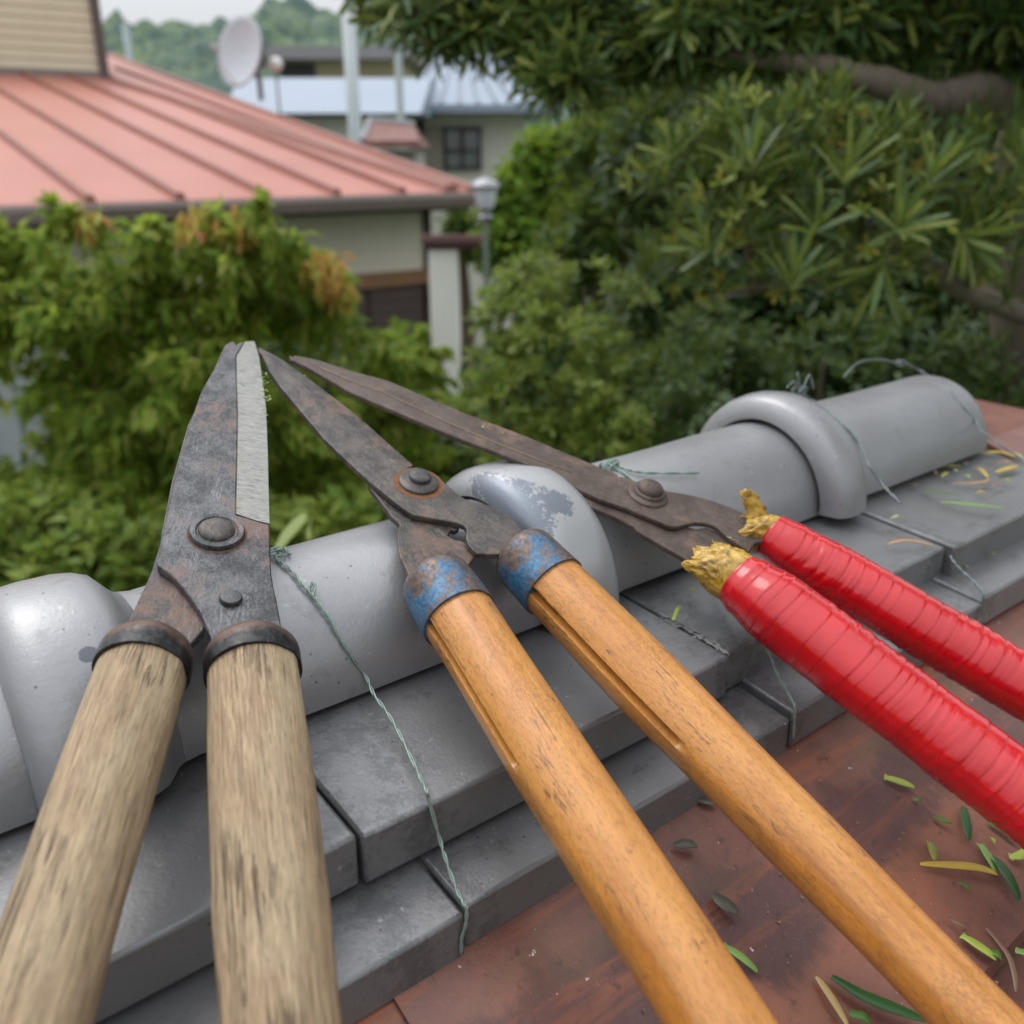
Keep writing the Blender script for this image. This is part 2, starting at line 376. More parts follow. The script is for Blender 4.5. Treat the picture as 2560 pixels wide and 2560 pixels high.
def m_bark(name='grey_brown_bark', a=(.10, .075, .055), b=(.21, .17, .13)):
    n = N(name); f = n.noise(30, 7, .7, n.mapping((1, 1, .4))); return n.done(n.mix(f, a, b), .85, 0, n.bump(f, .6, .01))

RIDGE_M = Matrix.Translation(P(0, 0, 0)) @ Matrix((RD, RN, UZ)).transposed().to_4x4()
_inv = RIDGE_M.inverted()
def on_cap(x, y, r): return tuple(_inv @ cap_hit(x, y, r))
M = dict(tile=m_tile(), tile1=m_tile('smoked_tile_spotted', spots=[(on_cap(222, 1637, .0645), .0036)]), tile2=m_tile('smoked_tile_flat', (.205, .205, .210), .6, 3.0, (.122, .3285, .542, .1476, .345, .532, -.0855)), worn=m_tile_worn([(on_cap(1175, 1205, .0650), .020), (on_cap(1235, 1250, .0650), .026), (on_cap(1300, 1300, .0650), .017), (on_cap(1392, 1262, .0650), .0085)]),
    steelL=m_steel('blue_black_steel', (.038, .038, .041), (.125, .125, .132), (.13, .062, .04), .42, .6, 70, .42, .25),
    steelLL=m_steel('blue_black_steel_rusty', (.045, .044, .044), (.11, .107, .107), (.17, .07, .035), .45, .5, 50, .48, .5),
    steelM=m_steel('brown_patina_steel', (.046, .042, .040), (.115, .100, .090), (.15, .080, .048), .36, .5, 80, .42, .8),
    steelR=m_steel('dark_brown_steel', (.062, .043, .035), (.115, .085, .07), (.17, .095, .055), .26, .35, 70, .52, .45),
    edge=m_ground_edge(), oak=m_old_wood(), beech=m_varnish(), red=m_red_tape(), yellow=m_yellow_tape(),
    blue=m_blue_ferrule(), black=m_black_ferrule(), roof=m_metal_roof(), roof2=m_metal_roof(0.0),
    kerf=plain('sawn_slot_wood', (.20, .105, .035), .8, 0, .3, 400),
    wire=plain('pale_green_wire', (.25, .33, .29), .4, .3, .25, 300), wire2=plain('grey_wire', (.17, .20, .20), .4, .4, .25, 300), rust=plain('rust_stain', (.17, .068, .026), .85, 0, .5, 500), rustd=plain('dark_rust_stain', (.11, .055, .032), .8, 0, .5, 500),
    dirt=plain('dark_mortar', (.05, .05, .05), .95, 0, .5, 150),
    bark=m_bark())

# =================================================================== SETTING
def jit(a): return (random.random()*2-1)*a
gd = MB(); n_ = 40
gd.add([(-400, -60, 0), (400, -60, 0), (400, 400, 0), (-400, 400, 0)], [(0, 1, 2, 3)])
o = gd.build('ground', plain('earth_and_grass', (.045, .07, .022), .95, 0, .5, .8)); o['kind'] = 'structure'

# the metal roof this ridge stands on: two pitches, object space x = along ridge, y = down the slope
def roof_z(t):
    a = abs(t)
    return -.0575 - (.30*(t-.149) if t > 0 else .42*(a-.149))
def slope(name, s0, s1, t0, t1, dz, ns, nt_, mat, parent=None, wav=.0014, fold=True):
    vs = []; fs = []
    for i in range(ns+1):
        for j in range(nt_+1):
            s = s0+(s1-s0)*i/ns; t = t0+(t1-t0)*j/nt_
            z = roof_z(t)+dz+noise.noise(V((s*6, t*6, 3)))*wav+noise.noise(V((s*25, t*25, 9)))*wav*.35
            vs.append((s, t, z))
    for i in range(ns):
        for j in range(nt_):
            a = i*(nt_+1)+j; fs.append((a, a+1, a+nt_+2, a+nt_+1) if t1 > t0 else (a, a+nt_+1, a+nt_+2, a+1))
    # folded lower edge
    b = len(vs)
    for i in range(ns+1):
        q = vs[i*(nt_+1)+nt_]; vs.append((q[0], q[1]+(.001 if t1 > t0 else -.001), q[2]-.007))
    for i in range(ns):
        a = i*(nt_+1)+nt_; fs.append((a, b+i, b+i+1, a+nt_+1))
    return mesh_obj(name, vs, fs, mat, parent, True, mw=RIDGE_M, autos=rad(40))
rf = empty('metal_roof', P(.4, .2, -.1), 'brown weathered sheet metal roof under the grey tile ridge', 'roof')
# flashing sheets beside the tiles, lapped, then the lower sheet
slope('flashing_sheet', -.9, .1175, .10, .2634, 0, 60, 24, M['roof'], rf)
slope('flashing_sheet', .1155, .905, .10, .2634, .0022, 60, 24, M['roof'], rf)
slope('roof_sheet', -.9, .905, .235, 1.6, -.008, 60, 30, M['roof'], rf)
slope('roof_sheet', -.9, .905, -.10, -1.0, 0, 60, 20, M['roof'], rf)
# metal ridge capping that carries on past the end of the tiles
cp = MB(); sec = [(-.20, -.075), (-.12, -.020), (-.04, .004), (.04, .004), (.12, -.020), (.20, -.072)]
for a, b in ((.742, .868),):
    vs = [(s, t, z) for s in (a, b) for t, z in sec] + [(s, t, z-.004) for s in (a, b) for t, z in sec]
    q = len(sec); fs = [(i, i+1, q+i+1, q+i) for i in range(q-1)] + [(2*q+i, 3*q+i, 3*q+i+1, 2*q+i+1) for i in range(q-1)]
    fs += [(i+1, i, 2*q+i, 2*q+i+1) for i in range(q-1)]
    mesh_obj('ridge_capping', vs, fs, M['roof2'], rf, False, mw=RIDGE_M)

fz = MB()                                          # gable boards and the wall that carries this roof
for s_, n_s in ((.895, 1), (-.885, -1)):
    for t0_, t1_ in ((.0, 1.58), (-.98, .0)):
        q_ = [(s_, t0_, roof_z(t0_ or .001)), (s_, t1_, roof_z(t1_ or -.001))]
        if t0_ == 0: q_[0] = (s_, 0, roof_z(.149)+.03)
        if t1_ == 0: q_[1] = (s_, 0, roof_z(.149)+.03)
        lo = [(a[0], a[1], a[2]-.16) for a in q_]; hi = [(a[0], a[1], a[2]-.018) for a in q_]
        fz.hull8([lo[0], (lo[0][0]-.02*n_s, *lo[0][1:]), (lo[1][0]-.02*n_s, *lo[1][1:]), lo[1]], [hi[0], (hi[0][0]-.02*n_s, *hi[0][1:]), (hi[1][0]-.02*n_s, *hi[1][1:]), hi[1]])
mesh_obj('gable_board', fz.v, fz.f, plain('dark_gable_board', (.06, .04, .035), .7), rf, False, mw=RIDGE_M)
fz = MB(); zb_ = -(CAMZ-Z0); fz.hull8([(-.8, -.7, zb_), (.8, -.7, zb_), (.8, 1.3, zb_), (-.8, 1.3, zb_)], [(-.8, -.7, -.34), (.8, -.7, -.34), (.8, 1.3, -.45), (-.8, 1.3, -.45)])
mesh_obj('supporting_wall', fz.v, fz.f, plain('roof_wall_plaster', (.45, .43, .37), .9), rf, False, mw=RIDGE_M)

# =================================================================== THE TILE RIDGE
def cap_tile(s0, s1, collar, label, mat_c, mat_b, worn=False, last=False, lift=0.0, yaw=0.0, cw=.051, rc=.0645):
    """half-round cover tile: a raised rolled collar at its left end, then a plain body"""
    e = empty('ridge_cover_tile', P(s0, 0, lift), label, 'roof tile', 'half round ridge cover tiles')
    def halfround(name, prof, mat, thick=.011, a0=rad(-.5), na=72, rev=False):
        vs = []; fs = []
        L = len(prof)
        for s, r in prof:
            for k in range(na+1):
                a = a0+(PI-2*a0)*k/na
                vs.append((s, r*math.cos(a), r*math.sin(a)))
        sb, se = prof[0][0], prof[-1][0]
        inner = [(sb, prof[0][1]-.0015 if prof[0][1] < .052 else .0512), (se, prof[-1][1]-thick)]
        for i in range(L-1):
            for k in range(na):
                a = i*(na+1)+k; fs.append((a, a+na+1, a+na+2, a+1))
        ib = len(vs)
        for s, r in inner:
            for k in range(na+1):
                a = a0+(PI-2*a0)*k/na; vs.append((s, r*math.cos(a), r*math.sin(a)))
        for k in range(na):
            fs.append((ib+k, ib+k+1, ib+na+2+k, ib+na+1+k))
            fs.append((k, k+1, ib+k+1, ib+k)); q = (L-1)*(na+1); fs.append((q+k+1, q+k, ib+na+1+k, ib+na+2+k))
        # long lower lips
        for k in (0, na):
            for i in range(L-1):
                a = i*(na+1)+k; b = (i+1)*(na+1)+k
                u = i/(L-1); 
            fs.append(tuple([i*(na+1)+k for i in range(L)][::(1 if k else -1)]) + ((ib+na+1+k, ib+k) if k else (ib+k, ib+na+1+k)))
        m = RIDGE_M @ Matrix.Translation((0, 0, lift)) @ Matrix.Rotation(yaw, 4, 'Z')
        o = mesh_obj(name, [(v[0], v[1], v[2]+.0) for v in vs], fs, mat, e, True, mw=m, autos=rad(48))
        # hand made unevenness
        for v in o.data.vertices:
            q = noise.noise(V((v.co.x*14+s0*9, v.co.y*16, v.co.z*16)))*.0007
            v.co += V((0, v.co.y, v.co.z)).normalized()*q
        return o
    if collar:
        pr = [(s0, .0520), (s0+.0010, .0560), (s0+.0035, rc-.0045), (s0+.0075, rc-.0018), (s0+.012, rc-.0005), (s0+.018, rc), (s0+cw-.020, rc-.0002), (s0+cw-.013, rc-.0014), (s0+cw-.008, rc-.0036), (s0+cw-.004, .0560), (s0+cw-.0012, .0525), (s0+cw+.002, .0503)]
        halfround('collar', pr, mat_c)
    b0 = s0+cw if collar else s0
    pb = [(b0+.0018, .0506), (b0+.008, .0494), (b0+.03, .0498)] + [(b0+.03+(s1-b0-.03)*i/8, .050) for i in range(1, 8)]
    if last: pb += [(s1-.006, .050), (s1-.002, .0492), (s1, .0470)]
    else: pb += [(s1, .0495)]
    halfround('body', pb, mat_b)
    return e
cap_tile(-.42, .047, False, 'plain end of a round grey cover tile at the left edge, left of every collar', M['tile'], M['tile'])
cap_tile(.032, .292, True, 'round grey ridge cover tile whose smooth collar lies behind the left oak handle', M['tile1'], M['tile'], lift=.0006, yaw=.002)
cap_tile(.2665, .522, True, 'round grey ridge cover tile with a dark blotched worn collar behind the blue sockets', M['worn'], M['tile'], lift=.0012, yaw=-.002, cw=.052, rc=.0650)
cap_tile(.5005, .728, True, 'last round grey ridge cover tile, farthest to the right, with a thick arched collar', M['tile'], M['tile'], last=True, lift=.0032, yaw=.001, cw=.042, rc=.0672)

def flat_tile(s0, s1, te, zt, zb, drop, label, group, mat, dt=0.0, dz=0.0):
    e = None
    sec = []
    ti = te-.072
    pts = [(-te, zt), (-ti, zt+drop), (ti, zt+drop), (te, zt), (te, zb), (-te, zb)]
    vs = []; ns = 14
    for i in range(ns+1):
        s = s0+(s1-s0)*i/ns
        for t, z in pts: vs.append((s, t+(dt if t > 0 else 0), z+dz))
    fs = []
    for i in range(ns):
        for k in range(6):
            a = i*6+k; b = i*6+(k+1) % 6; fs.append((a, a+6, b+6, b))
    fs += [tuple(range(6)), tuple(ns*6+k for k in range(5, -1, -1))]
    o = mesh_obj('flat_ridge_tile', vs, fs, mat, None, True, mw=RIDGE_M, bevel=.0016)
    set_sharp(o.data, rad(35))
    import bmesh
    bm = bmesh.new(); bm.from_mesh(o.data)
    for v in bm.verts:
        v.co.z += noise.noise(V((v.co.x*9+s0*7, v.co.y*9, zt*50)))*.0012; v.co.y += noise.noise(V((v.co.x*12, zt*60, s0*5)))*.0011*(1 if v.co.y > 0 else -1)
    bm.to_mesh(o.data); bm.free()
    return tag(o, label, 'roof tile', group)
G1 = 'upper course of flat ridge tiles'; G2 = 'lower course of flat ridge tiles'
for s0, s1, dt, dz, lb in [
    (-.30, -.0865, 0, 0, None),
    (-.0855, .1210, -.001, -.0008, 'upper flat grey tile ending at the dark joint right of the two oak handles'),
    (.1222, .3265, .0008, .0002, 'upper flat grey tile crossed by both varnished beech handles'),
    (.3310, .5412, -.004, -.0012, 'upper flat grey tile behind the red taped handles, left of the yellow leaf litter'),
    (.5424, .738, .001, .0006, 'upper flat grey tile strewn with yellow leaf litter at the far right')]:
    flat_tile(s0, s1, .122, -.0073, -.0300, .0040, lb or 'upper flat grey tile at the left edge under the oak handles', G1, M['tile2'], dt, dz)
for s0, s1, dt, dz, lb in [
    (-.26, -.0485, 0, 0, None),
    (-.0465, .1468, .0015, 0, 'lower flat grey tile left of the wired joint, right of the oak handles'),
    (.1478, .3442, .0, .0004, 'lower flat grey tile below the beech handles, above the rusty sheet'),
    (.3454, .5312, .0006, .0042, 'lower flat grey tile between the two red taped handles and the second wired joint'),
    (.5322, .735, -.0006, .0060, 'lower flat grey tile at the right edge beyond the last wired joint')]:
    flat_tile(s0, s1, .149, -.0362, -.0572, .0075, lb or 'lower flat grey tile in the bottom left corner under the oak handles', G2, M['tile2'], dt, dz-.0002)
# dark mortar core visible in the joints
mc = MB()
mc.add([(s, t, z) for s in (-.3, .72) for t, z in [(-.110, -.012), (.110, -.012), (.110, -.030), (.137, -.041), (.137, -.056), (-.137, -.056), (-.137, -.041), (-.110, -.030)]],
       [(0, 1, 9, 8), (1, 2, 10, 9), (2, 3, 11, 10), (3, 4, 12, 11), (4, 5, 13, 12), (5, 6, 14, 13), (6, 7, 15, 14), (7, 0, 8, 15), (0, 7, 6, 5, 4, 3, 2, 1), (8, 9, 10, 11, 12, 13, 14, 15)])
mo = mesh_obj('mortar_bed', mc.v, mc.f, M['dirt'], None, False, mw=RIDGE_M)
tag(mo, 'dark mortar showing in the joints between the flat grey tiles', 'mortar')
# crumbs of grey mortar in the second joint
cr = MB()
for i in range(60):
    s = .3285+jit(.0035); t = .075+random.random()*.046; z = -.0062-(t-.05)*.02; q = .0006+random.random()*.0016
    vs = [(s+jit(q), t+jit(q*1.6), z+jit(q*.5)+q*.4) for _ in range(6)]
    cr.add(vs, [(0, 1, 2), (0, 2, 3), (0, 3, 4), (1, 2, 5), (2, 3, 5), (3, 4, 5), (0, 1, 4), (1, 4, 5)])
tag(mesh_obj('mortar_crumbs', cr.v, cr.f, plain('pale_mortar', (.22, .22, .215), .95, 0, .4, 300), None, False, mw=RIDGE_M), 'pale crumbled mortar in the joint left of the lower red handle', 'mortar', kind='stuff')

# =================================================================== SHEARS
class Shear:
    def __init__(s, z0, m, piv, name, label):
        s.z0 = z0; s.m = m; s.c = math.sqrt(1+m*m)
        s.nrm = (RN*m + UZ).normalized()
        s.piv = s.w(*piv, 0)
        s.root = empty(name, s.piv, label, 'hedge shears')
    def w(s, x, y, off=0): return plane_hit(x, y, s.z0+off*s.c, s.m)
    def plate(s, name, px, top, bot, mat, bevel=.0007, parent=None, lab=None, inset=0):
        t = [s.w(x, y, top) for x, y in px]
        b = [p + s.nrm*(bot-top) for p in t]
        n = len(px); vs = t+b
        # object frame at the pivot so that textures follow the blade
        m = s.fr
        inv = m.inverted(); vs = [inv @ v for v in vs]
        area = sum(vs[i].x*vs[(i+1) % n].y-vs[(i+1) % n].x*vs[i].y for i in range(n))
        idx = list(range(n)) if area > 0 else list(range(n-1, -1, -1))
        fs = [tuple(idx)] + [tuple(n+i for i in reversed(idx))]
        for k in range(n):
            a, b_ = idx[k], idx[(k+1) % n]; fs.append((b_, a, n+a, n+b_))
        o = mesh_obj(name, vs, fs, mat, parent or s.root, True, mw=m, bevel=bevel)
        set_sharp(o.data, rad(28))
        if lab: o['label'] = lab
        return o
    def strip(s, name, a, b, ta, tb, bot, mat, parent):
        """ground bevel: line a at height ta falls to edge line b at height tb"""
        A = [s.w(x, y, ta) for x, y in a]; B = [s.w(x, y, tb) for x, y in b]; n = len(A)
        A2 = [p+s.nrm*(bot-ta) for p in A]; B2 = [p+s.nrm*(bot-tb) for p in B]
        inv = s.fr.inverted(); vs = [inv @ v for v in A+B+A2+B2]; fs = []
        for i in range(n-1):
            fs += [(i, i+1, n+i+1, n+i), (2*n+i, 3*n+i, 3*n+i+1, 2*n+i+1), (n+i, n+i+1, 3*n+i+1, 3*n+i), (i+1, i, 2*n+i, 2*n+i+1)]
        fs += [(0, n, 3*n, 2*n), (n-1, 3*n-1, 4*n-1, 2*n-1)]
        o = mesh_obj(name, vs, fs, mat, parent, True, mw=s.fr); set_sharp(o.data, rad(30)); return o
    def setframe(s, tip):
        d = s.w(*tip, 0)-s.piv; s.fr = frame(s.piv, s.nrm, d)
    def disc(s, name, px, prof, mat, parent=None, n=40):
        """washer, bolt or rivet: lathe profile [(height, radius px)] standing on the plate"""
        p = s.w(*px, 0); k = depth(p)/F
        vs, fs = lathe([(h, r*k) for h, r in prof], n)
        m = s.fr.copy(); m.translation = p
        return mesh_obj(name, vs, fs, mat, parent or s.root, True, mw=m, autos=rad(50))
    def handle(s, pts, name='handle'):
        """pts: (x, y, width) along the handle -> axis start, direction, radius function"""
        P3 = [s.w(x, y, s.hoff) for x, y, _ in pts]
        rr = [wd*depth(p)/F/2 for p, (_, _, wd) in zip(P3, pts)]
        ax = (P3[-1]-P3[0]).normalized(); L = [(p-P3[0]).dot(ax) for p in P3]
        def rf_(z):
            if z <= L[0]: return rr[0]
            for i in range(len(L)-1):
                if z <= L[i+1]:
                    u = (z-L[i])/(L[i+1]-L[i]); u = u*u*(3-2*u); return rr[i]+(rr[i+1]-rr[i])*u
            return rr[-1]
        return P3[0], ax, rf_, L[-1]
    hoff = 0.0

def wood_handle(sh, pts, ext, mat, slot=None, nseg=150, wob=.0003, ell=1.0):
    o_, ax, rf_, L = sh.handle(pts); m = frame(o_, ax, sh.nrm)     # local x = up off the blade plane
    prof = [(-.003, rf_(0)*.86)]
    prof += [((L+ext)*i/nseg, rf_((L+ext)*i/nseg)) for i in range(nseg+1)]
    prof += [(L+ext+.003, rf_(9)*.93), (L+ext+.005, rf_(9)*.7)]
    n = 128
    def fn(z, a, r):
        q = r + noise.noise(V((math.cos(a)*2, math.sin(a)*2, z*22)))*wob + noise.noise(V((math.cos(a)*1, math.sin(a)*1, z*7+5)))*wob*1.6
        if slot:
            a0, hw, z1, dp = slot
            da = (a-a0+PI) % (2*PI)-PI
            if abs(da) < hw and z < z1:
                u = min(1, (hw-abs(da))/.035); q -= dp*u*min(1, max(0, (z1-z)/.006))
        return q
    vs, fs = lathe(prof, n, fn)
    hd = mesh_obj('handle', vs, fs, mat, sh.root, True, mw=m, autos=rad(50))
    return hd, m, rf_

def socket(sh, m, r0, length, dome, mat, wall=.0011, name='ferrule', flare=1.0, tilt=0, lip=True):
    """steel cup round the top of a handle, closed with a rounded shoulder towards the blades"""
    ro = r0+wall
    prof = [(.0, r0*.96), (.0004, ro)] if lip else [(0, ro)]
    prof = [(.0004, r0*.97), (.0004, ro*.995), (-.0004, ro)]
    k = 10
    prof += [(-length*i/6, ro*(1-(1-flare)*i/6)) for i in range(1, 7)]
    rt = ro*flare
    for i in range(1, k+1):
        a = PI/2*i/k; prof.append((-length-dome*math.sin(a), rt-dome*.95*(1-math.cos(a))*1.0))
    prof.append((-length-dome-.0002, rt*.25))
    prof = [(z, r) for z, r in prof]
    def fn(z, a, r): return r + noise.noise(V((math.cos(a)*2.5, math.sin(a)*2.5, z*90)))*.00025
    vs, fs = lathe(prof[::-1], 72, fn)
    return mesh_obj(name, vs, fs, mat, sh.root, True, mw=m, autos=rad(55))

# ---- 1: weathered oak handled shears (left)
s1_ = Shear(.0735, .36, (542, 1353), 'hedge_shears', 'old hedge shears with grey weathered oak handles and black steel blades, leftmost')
s1_.setframe((628, 850)); s1_.hoff = .001
T1 = .0042
body = [(611, 853), (603, 868), (590, 889), (592, 953), (595, 1037), (593, 1153), (591, 1220), (590, 1287), (612, 1293), (637, 1301), (655, 1307), (673, 1311), (675, 1345), (676, 1385), (678, 1430), (684, 1468), (692, 1502), (700, 1545), (708, 1592), (714, 1640), (680, 1660), (600, 1660), (545, 1648), (533, 1613), (527, 1594), (520, 1575), (508, 1546), (496, 1523), (483, 1503), (468, 1482), (453, 1464), (440, 1449), (427, 1436), (410, 1424), (393, 1413), (393, 1402), (400, 1387), (403, 1360), (408, 1333), (413, 1310), (423, 1264), (433, 1220), (445, 1170), (457, 1120), (468, 1083), (480, 1047), (490, 1016), (500, 987), (510, 966), (520, 948), (530, 931), (541, 915), (555, 895), (570, 878), (585, 866), (598, 857)]
up1 = s1_.plate('blade', body, T1, .0004, M['steelL'], .0006)
s1_.strip('ground_edge', [(613, 854), (591, 889), (592, 953), (595, 1037), (593, 1153), (590, 1284), (637, 1300)], [(636, 852), (648, 895), (657, 953), (665, 1020), (669, 1120), (672, 1250), (674, 1309)], T1-.0007, .0014, .0003, M['edge'], up1)
low = [(577, 853), (586, 855), (596, 868), (600, 900), (590, 1000), (560, 1150), (580, 1300), (560, 1400), (531, 1500), (520, 1540), (512, 1566), (509, 1575), (490, 1597), (463, 1624), (445, 1650), (300, 1650), (302, 1600), (312, 1572), (328, 1536), (343, 1505), (360, 1470), (370, 1448), (380, 1424), (390, 1392), (400, 1360), (405, 1325), (412, 1290), (430, 1200), (470, 1060), (520, 960), (541, 909), (552, 884), (563, 862)]
lo1 = s1_.plate('blade', low, -.0002, -.0044, M['steelLL'], .0006, lab='rust streaked lower blade')
s1_.disc('washer', (542, 1353), [(T1-.001, 67), (T1+.0012, 67), (T1+.0022, 63.5), (T1+.0022, 52), (T1+.0014, 48), (T1+.0014, 20)], M['steelL'])
s1_.disc('rust_ring', (542, 1354), [(T1-.0005, 73), (T1+.00010, 72), (T1+.00014, 40)], M['rustd'], up1)
b_ = s1_.disc('pivot_bolt', (541, 1350), [(T1, 46), (T1+.0016, 44.5), (T1+.0023, 42), (T1+.0030, 36), (T1+.0034, 27), (T1+.0036, 14), (T1+.0036, 2)], M['steelM'])
s1_.disc('rivet', (576, 1518), [(T1-.001, 28.5), (T1+.0012, 28), (T1+.0020, 25), (T1+.0022, 14), (T1+.0023, 2)], M['steelL'])
for pts in ([(354, 1682, 217), (131, 2375, 276)], [(634, 1684, 222), (653, 1965, 254), (680, 2240, 279), (702, 2560, 294)]):
    hd, m, rf_ = wood_handle(s1_, pts, .10, M['oak'], wob=.0006)
    socket(s1_, m, rf_(0)+.0001, 0.0062, .0085, M['black'], .0012, flare=1.0)

# ---- 2: varnished beech shears with chipped blue sockets (middle)
s2_ = Shear(.0645, .36, (1043, 1220), 'hedge_shears', 'hedge shears with orange varnished beech handles and chipped blue sockets, in the middle')
s2_.setframe((642, 867)); s2_.hoff = -.001
T2 = .0034
in2 = [(653, 877), (680, 893), (722, 932), (773, 975), (853, 1038), (900, 1078), (950, 1125), (1012, 1170)]
out2 = [(648, 868), (707, 900), (740, 924), (773, 948), (853, 1008), (923, 1066), (990, 1126), (1032, 1163)]
up = [(642, 867), (657, 890), (673, 927), (705, 972), (740, 1013), (807, 1093), (840, 1126), (873, 1157), (923, 1203), (990, 1257), (1012, 1273), (1033, 1287), (1095, 1298), (1140, 1306), (1153, 1310), (1162, 1314), (1167, 1322), (1165, 1346), (1173, 1363), (1183, 1375), (1192, 1383), (1220, 1385), (1262, 1385), (1330, 1400), (1350, 1360), (1307, 1327), (1287, 1303), (1270, 1288), (1253, 1277), (1232, 1266), (1210, 1260), (1177, 1253), (1160, 1245), (1147, 1237), (1133, 1225), (1120, 1213), (1097, 1193), (1083, 1183), (1070, 1177), (1053, 1170), (1040, 1168), (1030, 1169)] + [(x, y) for x, y in in2[::-1]]
up2 = s2_.plate('blade', up, T2, .0003, M['steelM'], .0006)
s2_.strip('ground_edge', [(x-5, y+5) for x, y in in2], out2, T2+.00006, .0008, .0002, M['steelM'], up2)
low = [(740, 975), (800, 1035), (860, 1095), (920, 1150), (985, 1205), (1060, 1270), (1120, 1300), (1150, 1318), (1138, 1326), (1128, 1322), (1120, 1338), (1133, 1347), (1150, 1351), (1167, 1357), (1183, 1373), (1188, 1383), (1186, 1395), (1173, 1410), (1175, 1440), (1060, 1490), (1032, 1460), (1027, 1447), (1018, 1428), (1010, 1410), (1002, 1396), (997, 1380), (994, 1360), (993, 1340), (996, 1322), (1000, 1311), (990, 1300), (978, 1290), (967, 1274), (945, 1245), (927, 1222), (921, 1209), (925, 1188), (870, 1115), (790, 1035)]
lo2 = s2_.plate('blade', low, 0, -.0034, M['steelM'], .0006)
s2_.disc('washer', (1044, 1221), [(T2-.001, 50), (T2+.0012, 50), (T2+.0016, 48), (T2+.0016, 20)], M['steelM'])
s2_.disc('pivot_bolt', (1046, 1214), [(T2+.001, 28), (T2+.0030, 28), (T2+.0037, 25), (T2+.0038, 12), (T2+.0039, 2)], M['steelLL'])
s2_.disc('rust_ring', (1044, 1222), [(T2-.0005, 64), (T2+.00010, 63), (T2+.00014, 40)], M['rust'], up2)
for pts, sl_ in (([(1148, 1546, 183), (1215, 1650, 186), (1375, 1895, 205), (1757, 2498, 240)], (rad(80), .11, .078, .0050)),
                 ([(1384, 1467, 167), (1560, 1640, 182), (1938, 2030, 187), (2316, 2420, 187)], (rad(76), .12, .098, .0055))):
    hd, m, rf_ = wood_handle(s2_, pts, .12, M['beech'], slot=sl_)
    socket(s2_, m, rf_(0)+.0002, .0205, .0085, M['blue'], .0011, flare=.96)

# ---- 3: red taped shears (right)
s3_ = Shear(.0635, .36, (1615, 1247), 'hedge_shears', 'hedge shears with shiny red taped handles and yellow tape ends, rightmost')
s3_.setframe((723, 888)); s3_.hoff = 0
T3 = .0032
in3 = [(735, 893), (800, 915), (880, 950), (960, 978), (1050, 1020), (1140, 1062), (1250, 1108), (1340, 1143), (1430, 1178), (1545, 1208)]
out3 = [(735, 889), (790, 899), (873, 926), (973, 953), (1073, 996), (1173, 1038), (1284, 1079), (1350, 1106), (1440, 1144), (1545, 1187)]
up = [(723, 888), (727, 899), (740, 904), (765, 916), (790, 930), (873, 979), (940, 1008), (1007, 1036), (1140, 1093), (1212, 1119), (1284, 1147), (1340, 1170), (1400, 1195), (1450, 1224), (1500, 1247), (1567, 1270), (1600, 1284), (1633, 1297), (1662, 1310), (1683, 1317), (1700, 1315), (1717, 1310), (1738, 1306), (1760, 1307), (1778, 1311), (1793, 1318), (1808, 1331), (1823, 1345), (1850, 1362), (1873, 1378), (1887, 1357), (1908, 1352), (1925, 1325), (1872, 1290), (1860, 1283), (1822, 1266), (1783, 1252), (1740, 1240), (1700, 1232), (1667, 1227), (1640, 1220), (1600, 1206), (1572, 1195), (1545, 1190)] + in3[::-1]
up3 = s3_.plate('blade', up, T3, .0003, M['steelR'], .0006)
s3_.strip('ground_edge', [(x-2, y+5) for x, y in in3], out3, T3+.00006, .0010, .0002, M['steelR'], up3)
fl_ = MB(); fl_.tube([s3_.w(x-1, y+3, T3+.0001) for x, y in in3[1:-1]], .00035, 6)
mesh_obj('scratch_line', fl_.v, fl_.f, plain('worn_tan_line', (.26, .20, .13), .6, .2, .5, 400), up3, True)
low = [(840, 950), (1050, 1030), (1300, 1128), (1450, 1195), (1530, 1240), (1600, 1290), (1740, 1322), (1765, 1318), (1790, 1328), (1813, 1346), (1840, 1362), (1872, 1380), (1880, 1400), (1840, 1440), (1790, 1450), (1733, 1410), (1720, 1400), (1690, 1382), (1660, 1366), (1625, 1345), (1593, 1326), (1585, 1316), (1560, 1303), (1530, 1287), (1500, 1276), (1477, 1266), (1476, 1258), (1430, 1215), (1250, 1130), (1000, 1030), (850, 965)]
s3_.plate('blade', low, 0, -.0032, M['steelR'], .0006)
s3_.disc('washer', (1614, 1250), [(T3-.001, 51), (T3+.0008, 51), (T3+.0014, 48), (T3+.0014, 20)], M['steelR'])
s3_.disc('pivot_bolt', (1617, 1246), [(T3+.0010, 41), (T3+.0024, 41), (T3+.0030, 38), (T3+.0030, 33), (T3+.0044, 32), (T3+.0056, 28), (T3+.0066, 20), (T3+.0071, 9), (T3+.0072, 1)], M['steelR'])
